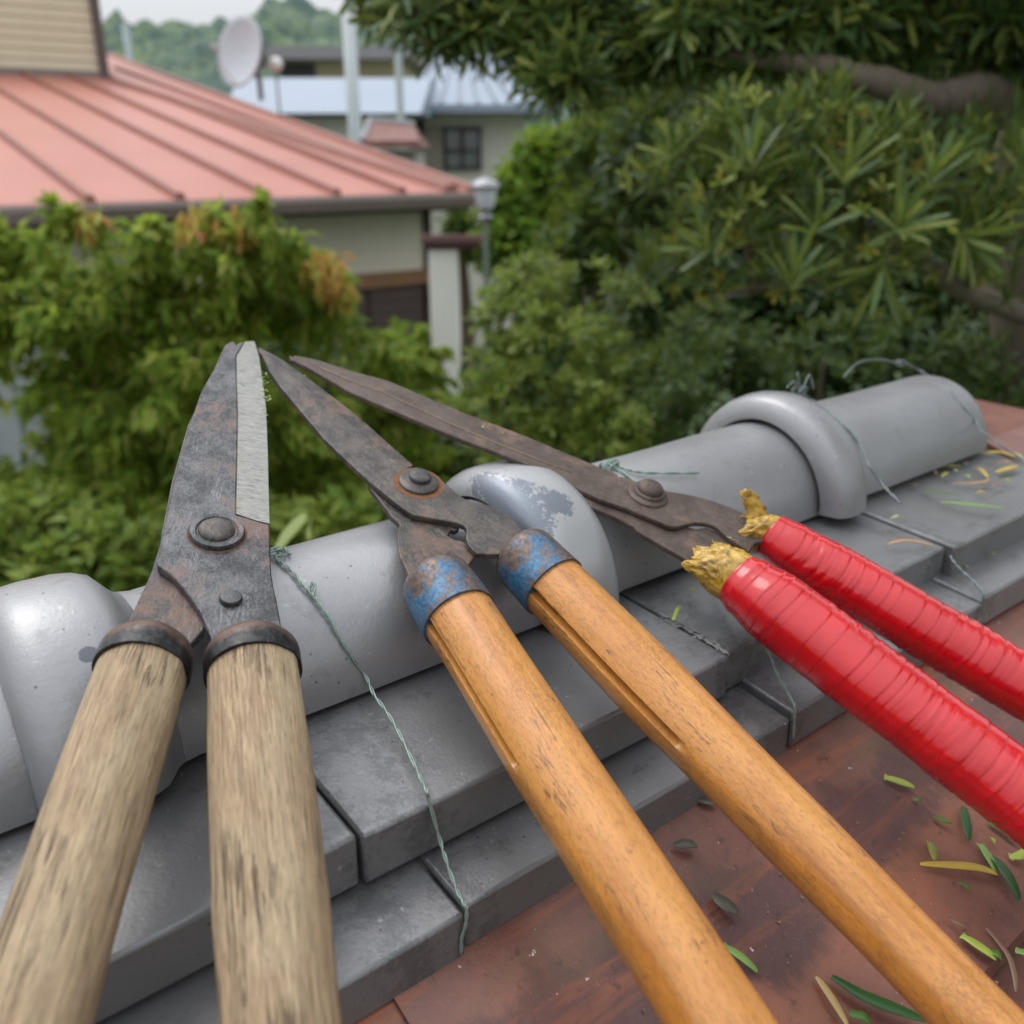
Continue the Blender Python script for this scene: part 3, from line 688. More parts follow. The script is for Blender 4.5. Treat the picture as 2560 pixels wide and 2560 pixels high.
def taped(sh, pts, ext, seed, pitch=.0078):
    o_, ax, rf_, L = sh.handle(pts); m = frame(o_, ax, sh.nrm); n = 120; ns = 620
    prof = [(-.002, rf_(0)*.55), (-.0012, rf_(0)*.93)] + [((L+ext)*i/ns, rf_((L+ext)*i/ns)) for i in range(ns+1)] + [(L+ext+.003, rf_(9)*.6)]
    rnd = random.Random(seed); pit = [pitch*(rnd.choice([.38, .5, .7, .9, 1.1, 1.5])+rnd.random()*.25) for _ in range(80)]; cum = [0]
    for q in pit: cum.append(cum[-1]+q)
    def fn(z, a, r):
        if z < 0: return r
        z2 = z - .0030*math.cos(a-1.0)*1.6 - .0016*math.sin(a*1+seed) + .0009*noise.noise(V((math.cos(a), math.sin(a), z*30+seed))) + .012
        i = 0
        while i < 79 and cum[i+1] < z2: i += 1
        u = (z2-cum[i])/pit[i]
        saw = (u if u < .93 else (1-u)/.07)              # each turn laps over the last
        q = r + saw*.00030 + (pit[i]-pitch)*.02
        crs = noise.noise(V((math.cos(a)*1.3, math.sin(a)*1.3, z2*420+seed)))    # tight creases along the turns
        amp = .00075*max(0, noise.noise(V((seed*3.1, a*.35, z*24)))+.25)
        if z < .022: amp *= .25
        q += crs*amp + noise.noise(V((math.cos(a)*1.2, math.sin(a)*1.2, z*34+seed)))*.0005
        return q
    vs, fs = lathe(prof, n, fn)
    hd = mesh_obj('handle', vs, fs, M['red'], sh.root, True, mw=m, autos=rad(70))
    return m, rf_
def cuff(sh, m, r0, toward, seed, spike=1.0):
    """crumpled yellow tape gathered from the handle down onto the flat tang, torn at its free edge"""
    n = 110; L = 26; vs = []; fs = []
    inv = m.inverted(); q = [inv @ p for p in toward]       # the two sides of the tang, handle space
    c1 = (q[0]+q[1])*.5; half = (q[0]-q[1])*.5; tang = half.length; uy = half.normalized(); ux = V((1, 0, 0)); ux = (ux-uy*ux.dot(uy)).normalized()
    for i in range(L+1):
        u = i/L
        for k in range(n):
            a = 2*PI*k/n; ca, sa = math.cos(a), math.sin(a)
            ex = (noise.noise(V((ca*1.6+seed, sa*1.6, 0)))*.30 + noise.noise(V((ca*6+seed, sa*6, 4)))*.16 + noise.noise(V((ca*17+seed, sa*17, 4)))*.06)*spike
            uu = u*(1+ex*.55*u*u); w_ = min(1, uu); w_ = w_**1.9
            rx = r0*1.005*(1-w_)+.0042*w_; ry = r0*1.005*(1-w_) + (tang*1.12)*w_
            env = math.sin(min(1, u*1.6)*PI/2)
            rg = 1-abs(noise.noise(V((ca*3.2+seed, sa*3.2, uu*2.2))))*2; rg2 = 1-abs(noise.noise(V((ca*5+uu*4, sa*5, uu*5+seed))))*2
            fold = (rg*.0016 + rg2*.0011 - .0012)*env
            p = V((c1.x*w_*.6, c1.y*uu, 0)) + ux*(rx+fold)*ca + uy*(ry+fold)*sa
            p.z = c1.z*uu - .0006*(u == 0)*0 + noise.noise(V((ca*4, sa*4, uu*5+seed)))*.0014*u
            vs.append(p)
    for i in range(L):
        for k in range(n):
            fs.append((i*n+(k+1) % n, i*n+k, (i+1)*n+k, (i+1)*n+(k+1) % n))
    o = mesh_obj('tape_cuff', vs, fs, M['yellow'], sh.root, True, mw=m)
    sm = o.modifiers.new('wall', 'SOLIDIFY'); sm.thickness = .0005; sm.offset = -1
    return o
def flap(sh, px0, px1, wd, seed):
    a = sh.w(*px0, .004); b = plane_hit(*px1, sh.z0, sh.m); b = a + (UZ*.85-RN*.25+RD*.1).normalized()*.016
    # torn strip of tape standing up
    sd_ = V((1, 0, -.2)).normalized(); vs = []; fs = []; n = 18; mm = 8
    for i in range(n+1):
        u = i/n; w_ = wd*(1-.45*u+.25*noise.noise(V((u*6, seed, 0))))*(1 if u < .93 else .55)
        c = a.lerp(b, u)+sd_*.0022*math.sin(u*5)
        for j in range(mm+1):
            v = j/mm-.5; f_ = noise.noise(V((u*5, v*5, seed)))*.0030+math.cos(v*PI)*.0018
            vs.append(c+sd_*w_*v*1.0+(RN*.7+UZ*.2)*f_+(UZ*.002*noise.noise(V((v*6, u*2, seed+3)))))
    for i in range(n):
        for j in range(mm): q = i*(mm+1)+j; fs.append((q, q+1, q+mm+2, q+mm+1))
    o = mesh_obj('tape_flap', vs, fs, M['yellow'], sh.root, True); sm = o.modifiers.new('wall', 'SOLIDIFY'); sm.thickness = .0004
m, r_ = taped(s3_, [(1846, 1449, 140), (1870, 1470, 158), (1930, 1519, 184), (2055, 1612, 188), (2512, 1958, 200)], .12, 3)
cuff(s3_, m, r_(0)*.985, [s3_.w(1722, 1414, 0), s3_.w(1782, 1358, 0)], 4)
m, r_ = taped(s3_, [(1927, 1340, 114), (1990, 1373, 128), (2110, 1445, 146), (2418, 1633, 155), (2560, 1716, 155)], .14, 8)
cuff(s3_, m, r_(0)*.985, [s3_.w(1874, 1378, 0), s3_.w(1850, 1272, 0)], 7, .7)
flap(s3_, (1884, 1300), (1888, 1245), .015, 5)

# =================================================================== TIE WIRES
def knot(c, size, seed, turns=4):
    r_ = random.Random(seed); pts = []
    for i in range(turns*9):
        a = i*2*PI/9; k = size*(.55+.35*r_.random())
        pts.append(c + RD*(math.cos(a)*k) + UZ*(size*.45+math.sin(a)*k*.55) + RN*(math.sin(a*.53+seed)*k*.5))
    return catmull([tuple(p) for p in pts], 3)
def wire(paths, knots, label, rr=.00062, twist=True, mat='wire'):
    mb = MB()
    for pts in paths:
        pts = [V(p) for p in catmull([tuple(p) for p in pts], 8)]
        if twist:       # two thin strands laid together
            for k in (0, 1):
                q = []
                for i, p in enumerate(pts):
                    a = i*.55+k*PI; q.append(p + RD*math.cos(a)*rr*.75 + UZ*math.sin(a)*rr*.75)
                mb.tube(q, rr*.78, 6)
        else: mb.tube(pts, rr, 6)
    for c, size, seed in knots:
        mb.tube(knot(c, size, seed), rr*.8, 6)
    o = mb.build('tie_wire', M[mat], None, True)
    return tag(o, label, 'wire', 'green wires tying down the ridge tiles')
def U(p): return p+UZ*.0022+RN*.0018
w1 = [U(cap_hit(x, y)) for x, y in ((683, 1398), (700, 1413), (730, 1440), (750, 1467), (770, 1487), (783, 1502), (800, 1527), (820, 1553), (840, 1590), (870, 1640), (911, 1700))]
w1 += [tz_hit(x, y, t) for x, y, t in ((935, 1736, .062), (969, 1783, .075), (1002, 1841, .089), (1044, 1928, .110), (1066, 1976, .1228), (1072, 2000, .1240), (1098, 2093, .1275), (1114, 2147, .133), (1139, 2218, .142), (1160, 2259, .1498), (1167, 2274, .1515), (1164, 2313, .1518), (1154, 2346, .1515), (1153, 2382, .1515))]
wire([w1, [U(cap_hit(768, 1486)), U(cap_hit(776, 1470))+UZ*.001, U(cap_hit(784, 1478))+UZ*.001, U(cap_hit(781, 1500))],
      [cap_hit(690, 1392)+UZ*.003, cap_hit(712, 1386)+UZ*.003, cap_hit(726, 1396)+UZ*.002], [cap_hit(680, 1404)+UZ*.002, cap_hit(705, 1402)+UZ*.003, cap_hit(713, 1399)+UZ*.002]],
     [(cap_hit(688, 1392), .0045, 1)], 'pale green wire knotted beside the black steel blade, running down over both tile courses')
w2 = [tz_hit(x, y, t) for x, y, t in ((1880, 1560, .118), (1923, 1635, .126), (1936, 1669, .131), (1956, 1709, .139), (1981, 1750, .1490), (1988, 1772, .1520), (1986, 1805, .1520), (1984, 1846, .1520))]
wire([w2, [U(cap_hit(x, y)) for x, y in ((1500, 1165), (1545, 1176), (1575, 1184), (1610, 1189), (1680, 1190), (1742, 1189))],
      [U(cap_hit(x, y)) for x, y in ((1530, 1175), (1610, 1230), (1690, 1300), (1760, 1400))] + [tz_hit(1800, 1470, .08), tz_hit(1880, 1560, .118)]],
     [(cap_hit(1520, 1172), .0068, 2), (cap_hit(1532, 1176), .0055, 6)], 'pale green wire with a coiled knot behind the pivot of the red taped shears')
w3 = [U(cap_hit(x, y, .0515)) for x, y in ((2000, 992), (2030, 1010), (2059, 1034), (2108, 1076), (2143, 1118))] + [tz_hit(x, y, t) for x, y, t in ((2171, 1160, .059), (2200, 1203, .068), (2225, 1232, .079), (2250, 1257, .088))]
w3b = [tz_hit(x, y, t) for x, y, t in ((2375, 1390, .1235), (2385, 1406, .1275), (2406, 1429, .134), (2435, 1455, .143), (2455, 1478, .1500), (2459, 1493, .1520), (2453, 1536, .1520), (2445, 1556, .1520))]
wire([w3, w3b, [cap_hit(2003, 984), cap_hit(1985, 975)+UZ*.006, cap_hit(1965, 990)+UZ*.006], [cap_hit(2003, 984), cap_hit(2020, 968)+UZ*.009, cap_hit(2032, 985)+UZ*.004], [cap_hit(2003, 984), cap_hit(1990, 965)+UZ*.010]],
     [(cap_hit(2000, 990), .008, 3)], 'grey green wire with a frayed knot just right of the thick arched collar', .0007, mat='wire2')
w4 = [U(cap_hit(x, y)) for x, y in ((2256, 912), (2298, 935), (2354, 970), (2397, 1020), (2430, 1055))] + [tz_hit(x, y, t) for x, y, t in ((2453, 1076, .056), (2509, 1118, .085), (2560, 1153, .115), (2600, 1190, .1235))]
wire([w4, [cap_hit(2256, 912), cap_hit(2200, 918)+UZ*.006, cap_hit(2143, 932)+UZ*.008, cap_hit(2108, 955)+UZ*.004]], [(cap_hit(2250, 915), .006, 4)], 'grey green wire over the far right end of the last round tile', .0007, mat='wire2')

# =================================================================== CLIPPINGS
LC = dict(yg=(.30, .38, .06), gr=(.07, .17, .025), dg=(.025, .085, .02), ol=(.26, .26, .045), ye=(.48, .34, .05), tan=(.42, .24, .11), straw=(.46, .33, .14),
          pale=(.42, .50, .20), grey=(.085, .085, .06), brown=(.20, .13, .08), lg=(.19, .33, .08))
LM = {k: plain('clipping_'+k, c, .42, 0, .28, 90) for k, c in LC.items()}
WORD = dict(yg='yellow green', gr='green', dg='dark green', ol='olive', ye='yellow', tan='tan', straw='straw coloured', pale='pale green', grey='dry grey', brown='brown', lg='light green')
SURF = dict(roof=(-.0090, .30), up=(.0026, .0556), low=(-.0135, .104))
def clip(pts, wpx, col, surf, label, cut=False, group=None):
    z0, m = SURF[surf]; nrm = (RN*m+UZ).normalized()
    c = catmull([(x, y, 0) for x, y in pts], 8) if len(pts) > 2 else [tuple(a+(b-a)*i/9 for a, b in zip((*pts[0], 0), (*pts[1], 0))) for i in range(10)]
    q = [plane_hit(x, y, z0, m) for x, y, _ in c]; n = len(q); k = depth(q[n//2])/F; lift = .0007+.0022*random.random(); vs = []; fs = []
    curl = (random.random()-.3)*.5
    for i, p in enumerate(q):
        d = (q[min(i+1, n-1)]-q[max(i-1, 0)]).normalized(); sd_ = nrm.cross(d); u = i/(n-1)
        wd = wpx*k*.62*(1 if cut and u < .12 else math.sin(PI*min(1, max(0, u*.90+.06)))**.6)
        h = lift*(.3+math.sin(u*PI*.8)) + curl*abs(u-.5)*.003
        for v, up_ in ((-1, .35), (0, 0), (1, .35)):
            vs.append(p+sd_*wd*v+nrm*(h+wd*up_))
    for i in range(n-1):
        for j in (0, 1):
            a = i*3+j; fs.append((a, a+3, a+4, a+1))
    b = len(vs)
    vs += [v-nrm*.00025 for v in vs]; fs += [tuple(b+i for i in reversed(f)) for f in fs]
    for i in range(n-1):
        fs += [(i*3, b+i*3, b+i*3+3, i*3+3), (i*3+5, b+i*3+5, b+i*3+2, i*3+2)]
    o = mesh_obj('leaf_clipping', vs, fs, LM[col], None, True)
    return tag(o, label, 'leaf', group or 'fallen leaf clippings')
CL = [
 ([(2338, 1171), (2401, 1167)], 7, 'ol', 'up', 'narrow olive yellow clipping below the pale green oval bit on the far right tile'),
 ([(2362, 1151), (2400, 1152)], 12, 'pale', 'up', 'short pale green oval clipping near the far end of the round tiles'),
 ([(2432, 1174), (2450, 1182), (2467, 1200)], 10, 'ye', 'up', 'bright yellow slanting clipping above the tan curved one on the far right tile'),
 ([(2380, 1210), (2435, 1213), (2460, 1211), (2474, 1202)], 7, 'tan', 'up', 'tan curved dry clipping on the far right upper tile'),
 ([(2310, 1226), (2328, 1240), (2397, 1246)], 8, 'gr', 'up', 'short green bent clipping above the long green one on the far right tile'),
 ([(2351, 1259), (2420, 1273), (2510, 1280)], 10, 'lg', 'up', 'long green needle like clipping near the edge of the far right upper tile'),
 ([(2455, 1133), (2500, 1136), (2536, 1146)], 11, 'ye', 'up', 'long yellow green clipping nearest the far right wire'),
 ([(2493, 1160), (2528, 1167)], 9, 'tan', 'up', 'short tan clipping between two yellow ones at the right edge'),
 ([(2490, 1184), (2518, 1178), (2545, 1171)], 12, 'ye', 'up', 'yellow clipping lowest of those at the right edge of the tiles'),
 ([(2530, 1133), (2556, 1154)], 10, 'pale', 'up', 'pale green clipping under the far right wire'),
 ([(2272, 1212), (2285, 1219), (2298, 1221)], 6, 'brown', 'up', 'small brown curled clipping left of the leaf litter on the far right tile'),
 ([(2226, 1301), (2249, 1301)], 8, 'pale', 'up', 'small pale oval clipping alone below the thick arched collar'),
 ([(2220, 1362), (2267, 1358), (2330, 1369)], 9, 'tan', 'up', 'long pale tan dry clipping just above the upper red handle'),
 ([(2405, 1155), (2418, 1166)], 6, 'brown', 'up', 'tiny brown twig among the leaf litter right of the pale oval clipping'),
 ([(2352, 1196), (2372, 1190)], 8, 'ol', 'up', 'tiny olive clipping left of the bright yellow slanting clipping'),
 ([(2440, 1232), (2462, 1236)], 7, 'ye', 'up', 'tiny yellow clipping just below the tan curved clipping'),
 ([(2478, 1222), (2500, 1216)], 7, 'brown', 'up', 'tiny brown clipping right of the tan curved clipping'),
 ([(2410, 1188), (2424, 1196)], 7, 'yg', 'up', 'tiny yellow green clipping between the olive and the bright yellow clippings'),
 ([(2500, 1205), (2526, 1212)], 8, 'yg', 'up', 'tiny yellow green clipping under the lowest yellow clipping at the right edge'),
 ([(2440, 1120), (2452, 1126)], 7, 'tan', 'up', 'tiny tan clipping above the long yellow green clipping'),
 ([(2380, 1180), (2390, 1186)], 6, 'pale', 'up', 'tiny pale clipping right of the narrow olive clipping'),
 ([(2392, 1128), (2400, 1140)], 6, 'pale', 'up', 'tiny pale clipping highest of the litter beside the last round tile'),
 ([(2300, 1176), (2316, 1184)], 6, 'yg', 'up', 'tiny yellow green clipping, leftmost of the litter on the far right tile'),
 ([(2318, 1146), (2326, 1150)], 6, 'ol', 'up', 'tiny olive speck at the foot of the last round tile'),
 ([(2330, 1180), (2340, 1188)], 5, 'tan', 'up', 'tiny tan speck under the narrow olive clipping'),
 ([(1683, 1555), (1692, 1540), (1700, 1527)], 9, 'yg', 'up', 'small upright yellow green clipping on the tile left of the lower red handle'),
 ([(1727, 1473), (1738, 1488)], 7, 'yg', 'up', 'small yellow green clipping just below the yellow tape of the lower red handle'),
 ([(1715, 1550), (1719, 1552)], 5, 'yg', 'up', 'tiny green speck beside the small upright clipping'),
 ([(2466, 1393), (2486, 1398)], 7, 'ol', 'low', 'small olive speck near the last joint of the lower tile course'),
 ([(2400, 1421), (2420, 1428)], 7, 'ol', 'low', 'small olive clipping under the last tie wire on the lower course'),
 ([(2209, 1946), (2245, 1960), (2283, 1973)], 17, 'yg', 'roof', 'yellow green cut leaf nearest the lower red handle, upper left on the rusty sheet'),
 ([(2283, 2000), (2299, 2006)], 10, 'gr', 'roof', 'tiny green scrap below the upper left yellow green cut leaf'),
 ([(2334, 2043), (2355, 2058), (2377, 2062)], 11, 'gr', 'roof', 'short green clipping left of the dark upright one on the rusty sheet'),
 ([(2406, 2019), (2409, 2060), (2417, 2106)], 19, 'dg', 'roof', 'dark green upright leaf piece below the red handle'),
 ([(2319, 2106), (2323, 2130), (2330, 2157)], 20, 'ol', 'roof', 'olive stubby leaf piece above the long yellow one'),
 ([(2299, 2163), (2380, 2172), (2440, 2180), (2489, 2193)], 18, 'ye', 'roof', 'long yellow leaf lying level on the rusty sheet'),
 ([(2469, 2059), (2505, 2082), (2543, 2113)], 17, 'gr', 'roof', 'green leaf tucked right under the red handle at the right edge'),
 ([(2446, 2113), (2465, 2150), (2484, 2187)], 19, 'lg', 'roof', 'light green leaf crossing the tail of the long yellow leaf'),
 ([(2473, 2143), (2505, 2195), (2539, 2259)], 24, 'dg', 'roof', 'long dark green leaf right of the light green one on the rusty sheet'),
 ([(2473, 2096), (2480, 2116)], 9, 'yg', 'roof', 'tiny yellow green bit above the light green leaf'),
 ([(2523, 2146), (2545, 2146), (2565, 2127)], 18, 'yg', 'roof', 'yellow green curled leaf at the right edge of the picture'),
 ([(2393, 2209), (2419, 2236)], 9, 'gr', 'roof', 'small slim green clipping below the long yellow leaf'),
 ([(2399, 2343), (2440, 2378), (2483, 2408)], 20, 'yg', 'roof', 'bright yellow green cut leaf touching the right beech handle'),
 ([(2462, 2381), (2497, 2408)], 16, 'gr', 'roof', 'short green leaf tip beside the bright yellow green cut leaf'),
 ([(2463, 2323), (2509, 2389), (2526, 2440), (2533, 2485)], 12, 'brown', 'roof', 'curved dry brown leaf in the bottom right corner'),
 ([(2536, 2379), (2575, 2398)], 15, 'lg', 'roof', 'light green leaf tip at the right edge near the sheet joint'),
 ([(2039, 2443), (2075, 2500), (2118, 2570)], 17, 'straw', 'roof', 'straw coloured dry leaf at the bottom between the beech handles'),
 ([(2076, 2446), (2150, 2500), (2230, 2535), (2306, 2560)], 27, 'dg', 'roof', 'large glossy dark green leaf at the bottom between the beech handles'),
 ([(2123, 2536), (2172, 2565)], 20, 'gr', 'roof', 'green leaf tip at the bottom edge below the large glossy leaf'),
 ([(1805, 2366), (1845, 2398), (1890, 2435)], 17, 'lg', 'roof', 'light green ragged leaf half under the left beech handle'),
 ([(1779, 2239), (1805, 2270), (1842, 2289)], 30, 'grey', 'roof', 'dry grey green leaf alone between the two beech handles'),
 ([(1682, 2118), (1739, 2124)], 22, 'grey', 'roof', 'dry dark grey leaf beside the left beech handle'),
 ([(1742, 2004), (1789, 2014)], 18, 'grey', 'roof', 'dry dark grey leaf at the foot of the tiles under the right beech handle'),
 ([(2368, 2300), (2385, 2318), (2410, 2330)], 7, 'brown', 'roof', 'crumpled dark brown twig above the bright yellow green cut leaf'),
]
for a in CL: clip(*a[:5], cut=(a[2] in ('yg', 'lg', 'gr')))
def crumbs(name, label, spots, mat, size):
    mb = MB()
    for p in spots:
        q = size*(.4+random.random()); vs = [p+V((jit(q), jit(q), abs(jit(q*.6)))) for _ in range(5)]
        mb.add(vs, [(0, 1, 2), (0, 2, 3), (0, 3, 4), (1, 2, 4), (2, 3, 4)])
    o = mb.build(name, mat, None); return tag(o, label, 'debris', kind='stuff')
crumbs('roof_grit', 'fine grit and plant crumbs scattered over the rusty sheet',
       [plane_hit(random.uniform(1600, 2560), random.uniform(1850, 2560), -.0100, .30) for _ in range(150)], LM['brown'], .0008)
crumbs('leaf_crumbs', 'yellow green leaf crumbs stuck along the ground edge of the black steel blade',
       [s1_.w(x+jit(5), y, .0016) for x, y in [(random.uniform(658, 671), random.uniform(930, 1060)) for _ in range(40)]], LM['pale'], .0009)
crumbs('leaf_crumbs', 'tiny green crumbs on the blade of the red taped shears',
       [s3_.w(x, y, .0038) for x, y in ((1212, 1063), (1208, 1068), (1255, 1084), (1820, 1345), (1832, 1350), (1843, 1353), (760, 940))], LM['pale'], .0012)
crumbs('grit', 'dark and pale grit specks lying on the grey tiles',
       [plane_hit(random.uniform(850, 2400), random.uniform(1300, 2000), -.0003, .0556) for _ in range(90)], LM['grey'], .0006)

# =================================================================== NEIGHBOURING HOUSE WITH THE RED ROOF
HA = rad(53.5); HE = V((math.sin(HA), math.cos(HA), 0)); HU = V((-math.cos(HA), math.sin(HA), 0))   # along the eave, inward
EZ = 3.0; PT = math.tan(rad(9))
HB = on_z(1176, 478, EZ)
def roof_hit(x, y, dz=0):
    r = ray(x, y); # z = EZ+dz + PT*((p-HB).HU)
    k = (EZ+dz - PT*HB.dot(HU) - CAMZ + PT*CAM.dot(HU))/(r.z - PT*r.dot(HU)); return CAM+r*k
def wall_hit(x, y, inn): r = ray(x, y); k = (HB.dot(HU)+inn)/r.dot(HU); return CAM+r*k
def hpt(e, u, z): p = HB+HE*e+HU*u; return V((p.x, p.y, z))
pink = N('faded_red_sheet_roof'); f_ = pink.noise(1.2, 5)
pst = pink.noise(2.2, 6, .7, pink.mapping((1, 1, 1), rot=(0, 0, HA)))
pc_ = pink.mix(f_, (.34, .112, .080), (.43, .165, .122)); pc_ = pink.mix(pink.math('MULTIPLY', pink.mask(pst, .5, .72), .35), pc_, (.30, .15, .11))
pink = pink.done(pc_, .55, 0, coat=.05, coat_rough=.3)
pinkd = plain('red_roof_batten', (.26, .10, .07), .5, 0, .2, 3)
brown = plain('brown_gutter_paint', (.18, .14, .125), .4, 0, .15, 3)
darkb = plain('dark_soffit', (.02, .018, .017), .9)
cream = plain('cream_plaster', (.68, .64, .53), .9, 0, .08, 2)
hs = empty('house', hpt(-2, 1, 0), 'low house with a faded red sheet metal roof and cream walls beyond the garden', 'house')
EL = -5.6
Tp = roof_hit(272, 138); Te = (Tp-HB).dot(HE); Tu = (Tp-HB).dot(HU)
def rz(u): return EZ+PT*u
rm = MB()
cs = [hpt(EL, 0, rz(0)), hpt(.05, 0, rz(0)), hpt(Te, Tu, rz(Tu)), hpt(EL-1.2, Tu, rz(Tu))]
rm.hull8([c-UZ*.05 for c in cs], cs)
rfh = rm.build('roof', pink, hs)
cap_ = roof_hit(1082, 462); ce = (cap_-HB).dot(HE); cu = 0.02
def batten(e0, u0, e1, u1, wd, h, name='batten', mat=None):
    mb = MB(); a, b = hpt(e0, u0, rz(u0)+.0), hpt(e1, u1, rz(u1)); d = (b-a).normalized(); sd_ = d.cross(UZ).normalized()
    mb.hull8([a-sd_*wd, a+sd_*wd, b+sd_*wd, b-sd_*wd], [a-sd_*wd*.6+UZ*h, a+sd_*wd*.6+UZ*h, b+sd_*wd*.6+UZ*h, b-sd_*wd*.6+UZ*h]); mb.build(name, mat or pinkd, rfh)
es = []
for x, y in ((390, 500), (593, 494), (770, 490), (935, 486)):
    p = on_z(x, y-8, EZ); es.append((p-HB).dot(HE))
stp = (es[3]-es[0])/3
print('batten e', es, 'Te,Tu', Te, Tu, 'HB', HB)
allb = [es[0]-stp*i for i in range(5, 0, -1)] + es
for e_ in allb:
    umax = Tu
    batten(e_, .0, e_, umax, .035, .045)
for e_ in (ce, ce+.26, ce+.45):                                  # beyond the raised capping, running up to the same verge
    pass
batten(ce, 0, roof_hit(285, 205).dot(HE)-HB.dot(HE), (roof_hit(285, 205)-HB).dot(HU), .075, .055, 'capping')
batten(.02, 0, Te, Tu, .05, .04, 'verge_trim')
q2 = roof_hit(640, 262); batten(-.20, 0, (roof_hit(290, 172)-HB).dot(HE), (roof_hit(290, 172)-HB).dot(HU), .03, .04)
g = MB(); ga = [(0, .0), (-.11, .0), (-.12, -.03), (-.10, -.10), (-.02, -.10), (0, -.10)]
vs = [hpt(e_, u, EZ+z-.005) for e_ in (EL, .10) for u, z in ga]; n_ = len(ga)
g.add(vs, [(i, (i+1) % n_, n_+(i+1) % n_, n_+i) for i in range(n_)] + [tuple(range(n_-1, -1, -1)), tuple(range(n_, 2*n_))])
g.build('gutter', brown, hs)
sf = MB(); sf.box(hpt((EL)/2, .30, EZ-.11), HE*(-EL/2), HU*.30, UZ*.025); sf.box(hpt(EL/2, .02, EZ-.085), HE*(-EL/2), HU*.018, UZ*.05)
sf.build('soffit', darkb, hs)
WI = .45
we = (wall_hit(1066, 600, WI)-HB).dot(HE); zl1 = wall_hit(1000, 677, WI).z; zl0 = wall_hit(1000, 712, WI).z
wl = MB(); wl.box(hpt((EL+we)/2, WI+1.5, (EZ-.1+zl1)/2), HE*((we-EL)/2), HU*1.5, UZ*((EZ-.1-zl1)/2)); 
wl.box(hpt((EL+we)/2, WI+1.6, zl1/2), HE*((we-EL)/2), HU*1.4, UZ*(zl1/2-.001)); wl.build('wall', cream, hs)
lt = MB(); lt.box(hpt((EL+we)/2, WI+.08, (zl0+zl1)/2), HE*((we-EL)/2+.02), HU*.12, UZ*((zl1-zl0)/2)); lt.build('lintel', plain('brown_timber', (.23, .12, .06), .7, 0, .3, 3), hs)
cpst = MB(); cpst.box(hpt(we-.0, WI+.05, (EZ-.1)/2), HE*.03, HU*.08, UZ*((EZ-.1)/2)); cpst.build('corner_post', plain('dark_timber', (.05, .035, .03), .8), hs)
shm = plain('brown_shutter', (.075, .05, .045), .6, 0, .15, 4)
for a, b in ((-.55, -.04), (-1.08, -.57), (-1.61, -1.10), (-2.14, -1.63)):
    sh = MB(); sh.box(hpt(we+(a+b)/2, WI+.04, zl0-.95), HE*((b-a)/2), HU*.03, UZ*.94)
    for i in range(18): sh.box(hpt(we+(a+b)/2, WI+.008, zl0-.08-.1*i), HE*((b-a)/2-.02), HU*.006, UZ*.035)
    sh.build('shutter', shm, hs)
# upper storey with horizontal siding standing on the roof
K = roof_hit(262, 196); ke = (K-HB).dot(HE); ku = (K-HB).dot(HU); kz = K.z-.02
sd_m = plain('beige_siding', (.62, .56, .40), .75, 0, .08, 2)
sw = MB(); y0 = kz+.10; nb = 16; bh = .115
for i in range(nb):
    z0_ = y0+i*bh; za, zb = z0_, z0_+bh
    a = [hpt(ke-3.4, ku-.012, za), hpt(ke-.05, ku-.012, za), hpt(ke-.05, ku+.004, zb), hpt(ke-3.4, ku+.004, zb)]
    b = [p+HU*2.4 for p in a]
    sw.hull8(b, a)
sw.build('siding_wall', sd_m, hs)
fb = MB(); fb.box(hpt(ke-1.7, ku+.02, kz+.045), HE*1.74, HU*.06, UZ*.055); fb.build('base_trim', plain('taupe_trim', (.22, .18, .16), .7), hs)
ct = MB(); ct.box(hpt(ke+.0, ku+.02, kz+1.0), HE*.055, HU*.07, UZ*1.0); ct.box(hpt(ke+.055, ku+1.2, kz+1.0), HE*.01, HU*1.2, UZ*1.0); ct.build('corner_trim', plain('dark_brown_trim', (.10, .075, .07), .6), hs)

# =================================================================== FARTHER THINGS
def slab(mb, a, b): mb.hull8(a, b)
whitep = plain('white_plaster', (.80, .78, .71), .9, 0, .06, 2)
gp = empty('gate_post', at(1108, 900, 6.2)*1, 'white plastered gate post with a small brown tiled cap beside the red roofed house', 'gate post')
zt = at(1108, 622, 6.2).z; xa, xb = at(1073, 700, 6.2).x, at(1143, 700, 6.2).x
mb = MB(); mb.box(((xa+xb)/2, 6.3, zt/2), ((xb-xa)/2, 0, 0), (0, .10, 0), (0, 0, zt/2)); mb.build('post', whitep, gp, bevel=.004)
mb = MB(); cx = (xa+xb)/2+.06
for i in range(7):
    mb.box((cx-.165+i*.055, 6.28, zt+.03), (.025, 0, -.004), (0, .14, -.02), (0, 0, .012))
mb.box((cx, 6.3, zt+.062), (.20, 0, 0), (0, .025, 0), (0, 0, .016)); mb.box((cx, 6.3, zt+.008), (.18, 0, 0), (0, .12, 0), (0, 0, .008)); mb.build('cap', plain('brown_tiles', (.14, .07, .06), .6, 0, .3, 5), gp)
